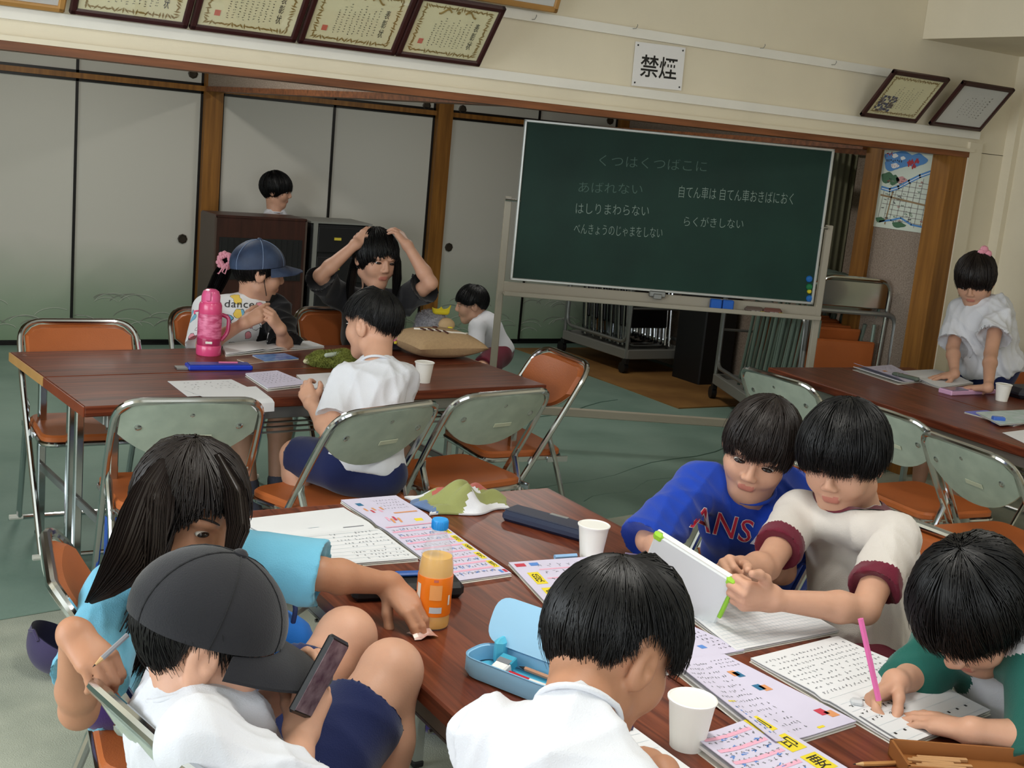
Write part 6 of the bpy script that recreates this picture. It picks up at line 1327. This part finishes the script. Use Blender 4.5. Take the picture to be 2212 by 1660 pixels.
# fuzzy green pouch
def fuzzy(name, label, cat, prims, m, loc, n, seed, ln=.012, parts=()):
    t = thing(name, label, cat, loc); V, F = sdf(prims, .006, .02); V = V-V3(loc); N = normals(V, F); r = np.random.RandomState(seed)
    idx = r.randint(0, len(V), n); p = V[idx]; d = N[idx]+r.normal(size=(n, 3))*.5; d /= np.linalg.norm(d, axis=1)[:, None]; s = np.cross(d, r.normal(size=(n, 3))); s /= np.linalg.norm(s, axis=1)[:, None]; w_ = .0011
    Q = np.stack([p-s*w_, p+s*w_, p+d*ln+s*w_*.2, p+d*ln-s*w_*.2], 1); o = len(V); F2 = o+np.arange(n*4).reshape(-1, 4)
    np_obj('body', np.concatenate([V, Q.reshape(-1, 3)]), np.concatenate([F, F2]), m, t)
    for pn, pr_, mm in parts: V, F = sdf(pr_, .005, .01); np_obj(pn, V-V3(loc), F, mm, t)
    return t
gp = at(718, 782, TZ); L0 = V3(gp)
def gq(px, py, z): return np.array(at(px, py, z))
fuzzy('plush_pouch', 'fuzzy olive green plush pouch on the left table', 'plush', [('c', gq(690, 778, .725), gq(742, 780, .728), .030, .038, .02), ('c', gq(742, 780, .728), gq(768, 786, .72), .034, .020, .02), ('c', gq(672, 778, .718), gq(690, 778, .722), .016, .024, .02)], mat('olive_plush', (136, 142, 64), .95, var=.3, vscale=30), tuple(L0), 5000, 3,
      parts=(('paw', [('c', gq(735, 792, .712), gq(752, 793, .710), .012, .010)], mat('tan_plush', (204, 176, 110), .95)), ('beak', [('c', gq(660, 781, .712), gq(672, 780, .714), .010, .014)], mat('cream_plush', (206, 200, 160), .95)), ('stripe', [('c', gq(705, 768, .752), gq(745, 764, .757), .009, .012)], mat('pale_grey_plush', (176, 186, 170), .95))))
gy = V3(at(950, 745, .70))+V3((.05, .16, 0))
fuzzy('plush_toy', 'grey plush toy with beige face and yellow crown behind the cushion', 'plush', [('e', gy+V3((-.02, 0, .085)), V3((.075, .05, .045)), np.eye(3), 0, .02), ('c', gy+V3((-.08, .0, .03)), gy+V3((-.03, 0, .08)), .03, .04, .02), ('e', gy+V3((.0, 0, .04)), V3((.08, .06, .05)), np.eye(3), 0, .02)], mat('grey_plush', (168, 166, 172), .95, var=.3, vscale=40), tuple(gy), 3500, 5, .010,
      parts=(('face', [('e', gy+V3((.035, -.045, .07)), V3((.045, .030, .034)), np.eye(3))], mat('beige_plush', (204, 172, 130), .95)), ('crown', [('c', gy+V3((-.015, -.03, .130)), gy+V3((.04, -.03, .128)), .014, .014), ('c', gy+V3((-.022, -.03, .132)), gy+V3((-.034, -.03, .150)), .008, .003), ('c', gy+V3((.045, -.03, .130)), gy+V3((.062, -.03, .160)), .009, .003), ('c', gy+V3((.012, -.03, .135)), gy+V3((.012, -.03, .152)), .008, .003)], mat('yellow_felt', (228, 206, 40), .8))))
bk = at(868, 768, .70); t = thing('drawstring_bag', 'dark purple cloth bag with pink frill next to the cushion', 'bag', (bk.x, bk.y+.10, TZ)); o_ = V3(t.location)
V, F = sdf([('e', o_+V3((.02, .02, .045)), V3((.10, .06, .042)), np.eye(3), 0, .02), ('c', o_+V3((-.06, 0, .03)), o_+V3((.10, .03, .06)), .028, .03, .02)], .006, .02); V = wrinkle(V, F, .008, 9); np_obj('body', V-o_, F, cloth('dark_purple_cloth', (30, 26, 48)), t)
fr = MB().tube([(-.075+.09*u+.006*math.cos(u*40), -.045+.01*math.sin(u*33), .012+.06*u) for u in np.linspace(0, 1, 40)], .003, 5); fr.build('frill', mat('pink_frill', (226, 110, 170), .8), t)
for k in range(3): MB().box((-.07+.03*k, -.052, .022+.012*k), (.014, .006, .014), bev=.003).build('dot', mat('yellow_dot', (226, 206, 70), .8), t)
# towel on the foreground table
tw = at(1005, 1100, TZ); t = thing('towel', 'crumpled green and white hand towel at the far end of the foreground table', 'towel', (tw.x, tw.y+.03, TZ)); tm = MB(); nu, nv = 44, 30; G = []
for i in range(nu+1):
    row = []
    for j in range(nv+1):
        u, v = i/nu, j/nv; a = u*2*PI; rr = .12+.02*math.sin(3*a)
        x = (u-.5)*.24+.012*math.sin(v*9+u*4); y = (v-.5)*.15+.015*math.sin(u*8+1)
        e = max(0, 1-abs(u-.52)*1.9)*max(0, 1-abs(2*v-1)**2); z = .006+.055*e+.016*math.sin(u*13+v*5)*e**.5+.010*math.sin(v*19-u*7)*e**.5; row.append(Vector((x, y, max(.004, z))))
    G.append(row)
tm.slab([list(reversed(r)) for r in reversed(G)], .004); to_ = tm.build('cloth', [cloth('olive_towel', (146, 150, 92)), cloth('white_towel', (222, 222, 226)), cloth('coral_towel', (176, 92, 82)), cloth('blue_towel', (96, 120, 160))], t, 80)
mi = []
for p in to_.data.polygons:
    c = p.center; q = c.x*14+6*c.y+.6*math.sin(c.y*40); mi.append(1 if c.y < -.055+.02*math.sin(c.x*30) or c.y > .055 else (2 if (.02 < c.y < .045 and c.x > -.06) else (3 if c.x < -.095 else (1 if abs(c.x-.05)+abs(c.y-.01) < .018 else 0))))
to_.data.polygons.foreach_set('material_index', mi)
# pink water bottle
wb = at(450, 766, TZ); t = thing('water_bottle', 'pink water bottle with strap handle on the left table', 'bottle', (wb.x, wb.y, TZ), math.atan2(-wb.y, -wb.x))
M_PK = mat('pink_plastic_b', (226, 78, 130), .3, coat=.3); M_PKD = mat('magenta_plastic', (176, 40, 90), .3, coat=.3)
MB().lathe([(.046, 0), (.048, .004), (.048, .036), (.046, .040)], 32).build('base_ring', M_PK, t)
MB().lathe([(.045, .040), (.046, .046), (.046, .150), (.044, .164)], 32).build('body', mat('pink_pattern', (200, 70, 116), .35, col2=(236, 130, 168), vscale=26, stretch=(1, 1, 3), dist=.15), t)
MB().lathe([(.0465, .040), (.0468, .042), (.0468, .066), (.0465, .068)], 32).build('band', M_PKD, t)
MB().lathe([(.044, .164), (.045, .168), (.044, .196), (.040, .206), (.036, .208)], 32).build('shoulder', M_PK, t)
MB().lathe([(.036, .208), (.036, .232), (.030, .250), (.018, .258), (0, .259)], 32).build('cap', mat('pink_cap', (236, 96, 150), .25, coat=.4), t)
MB().box((.030, -.008, .232), (.022, .022, .040), bev=.006).build('button', mat('pink_button', (240, 120, 168), .3), t)
MB().box((.0462, 0, .054), (.003, .026, .010), bev=.002).build('logo_plate', M_WHITE_RAIL, t)
MB().tube(fillet([(-.01, .044, .158), (-.005, .072, .150), (.0, .070, .09), (.005, .046, .060)], .02, 5), .008, 8).build('handle', M_PKD, t)
MB().tube([(.012, -.046, .172), (.018, -.060, .170), (.022, -.058, .160)], .004, 6).build('strap_loop', M_PK, t)
# cap on the floor
fl_ = at(100, 1480, 0); t = thing('baseball_cap', 'dark purple cap lying upside down on the grey carpet', 'cap', (fl_.x, fl_.y+.07, 0), .3); M_PC = cloth('purple_twill', (66, 58, 92)); n1, n2 = 40, 12; G = []; G2 = []
for i in range(n1):
    a = 2*PI*i/n1; G.append([Vector((.085*math.sin(PI/2*j/n2)*math.cos(a), .098*math.sin(PI/2*j/n2)*math.sin(a), .105-.105*math.cos(PI/2*j/n2)+.004)) for j in range(n2+1)]); G2.append([p*.965+Vector((0, 0, .005)) for p in G[-1]])
Mx = Ry(.42) @ Rx(.2); M4 = Tr(0, 0, .012) @ Mx; cr_ = MB(); cr_.M = M4; cr_.grid(G, closed=True); cr_.build('crown', M_PC, t, 80); ci = MB(); ci.M = M4; ci.grid([list(reversed(r)) for r in G2], closed=True); ci.build('lining', cloth('dark_lining', (26, 26, 52)), t, 80)
br_ = MB(); br_.M = M4; br_.slab([[Vector((.06+.075*v*(1-.5*abs(u)**2.2), .085*u*(1-.0*v), .100+.012*v-.018*u*u)) for v in np.linspace(0, 1, 7)] for u in np.linspace(-.95, .95, 13)], .003); br_.build('brim', M_PC, t, 60)
st_ = MB(); st_.M = M4; st_.tube([(-.083, -.03, .10), (-.092, 0, .115), (-.083, .03, .10)], .005, 6); st_.build('strap', M_PC, t)
# bags under and beside the foreground table
t = thing('tote_bag', 'blue and red cloth bag between the long-haired girl and the table edge', 'bag', (.885, 2.18, .555)); o_ = V3(t.location)
V, F = sdf([('e', o_+V3((0, 0, .055)), V3((.055, .11, .058)), np.eye(3), 0, .03), ('e', o_+V3((-.02, -.03, .02)), V3((.06, .10, .03)), np.eye(3), 0, .03)], .006, .03); V = wrinkle(V, F, .006, 4)
cf = V[F].mean(1)-o_; np_obj('body', V-o_, F, [cloth('bright_blue_cloth', (30, 110, 200)), cloth('red_cloth', (190, 30, 50)), cloth('dark_blue_cloth', (24, 40, 90)), cloth('pale_grey_cloth', (196, 196, 210))], t, np.where(cf[:, 2] < .028, 1, np.where(cf[:, 2] < .036, 2, np.where((np.abs(cf[:, 1]+.03) < .035) & (cf[:, 2] < .075), 3, 0))))
MB().tube(fillet([(.0, -.04, .105), (.01, -.03, .14), (.01, .03, .14), (.0, .04, .105)], .02, 3), .005, 6).build('handle', mat('bag_handle', (24, 40, 90), .8), t)
pb_ = at(925, 1590, 0); t = thing('bag', 'dark purple cloth bag on the carpet under the foreground table', 'bag', (pb_.x+.05, pb_.y+.06, 0)); o_ = V3(t.location)
V, F = sdf([('e', o_+V3((0, 0, .12)), V3((.10, .14, .12)), np.eye(3), 0, .03), ('e', o_+V3((0, 0, .05)), V3((.11, .15, .05)), np.eye(3), 0, .03)], .009, .03); V = wrinkle(V, F, .010, 6); V[:, 2] = np.maximum(V[:, 2], .002); np_obj('body', V-o_, F, cloth('purple_bag_cloth', (52, 40, 96)), t)
MB().box((-.085, -.10, .13), (.004, .05, .02), rot=Rz(-.5)).build('tag', mat('grey_tag', (150, 156, 170), .6), t)
# lettering on the blue shirt, stickers on chairs
def wrap_text(root, off, obj, s, size, px, py, d, m, m2, dx, dy):
    """letters laid on the cloth: each point dropped along the view axis of the shirt front"""
    from mathutils.bvhtree import BVHTree
    me = obj.data; bv = BVHTree.FromPolygons([v.co for v in me.vertices], [p.vertices for p in me.polygons]); ex = Vector(dx).normalized(); nrm = Vector(dy).normalized(); ey = nrm.cross(ex) 
    c = Vector(A(px, py, d)-off); out = []
    for (thk, lift, mm) in (((.022, .0025, m2), (.0, .004, m)) if m2 else ((.0, .003, m),)):
        tm_ = text_mesh(s, size, thin=thk*size, spacing=1.08); mb = MB(); bm_ = tm_
        vs_ = []
        for v in tm_.vertices:
            o3 = c+ex*v.co.x+ey*v.co.y; h = bv.ray_cast(o3+nrm*.25, -nrm, .6); vs_.append((h[0] if h[0] else o3)+nrm*lift)
        mb.add(vs_, [tuple(p.vertices) for p in tm_.polygons]); mb.build('lettering', mm, root, 0)
sh_obj = [c for c in pb.children if c.name.startswith('shirt')][0]
nb = Vector((-.62, -.72, .30)); rb_ = Vector((.76, -.65, 0)); wrap_text(pb, ob, sh_obj, 'ANSAS', .075, 1606, 1146, 2.85, mat('red_letters', (190, 34, 60), .8), mat('white_letters', (226, 222, 226), .8), rb_-Vector((0, 0, .12)), nb)
ch0 = CH[0]; stk = MB()
for k in range(6): stk.box((.035+.012*math.sin(k*2.2), -.2085-.0004*k, .655+.008*math.cos(k*1.7)), (.022, .0012, .014), rot=Rx(.52) @ Ry(k*.9), m=k % 3)
stk.build('colourful_sticker', [mat('st_red', (216, 80, 100), .5), mat('st_blue', (80, 130, 210), .5), mat('st_grey', (120, 120, 130), .5)], ch0)

sd_obj = [c for c in pd.children if c.name.startswith('shirt')][0]
wrap_text(pd, od, sd_obj, 'dance', .045, 508, 655, 5.05, M_INK, None, CX, -CF)
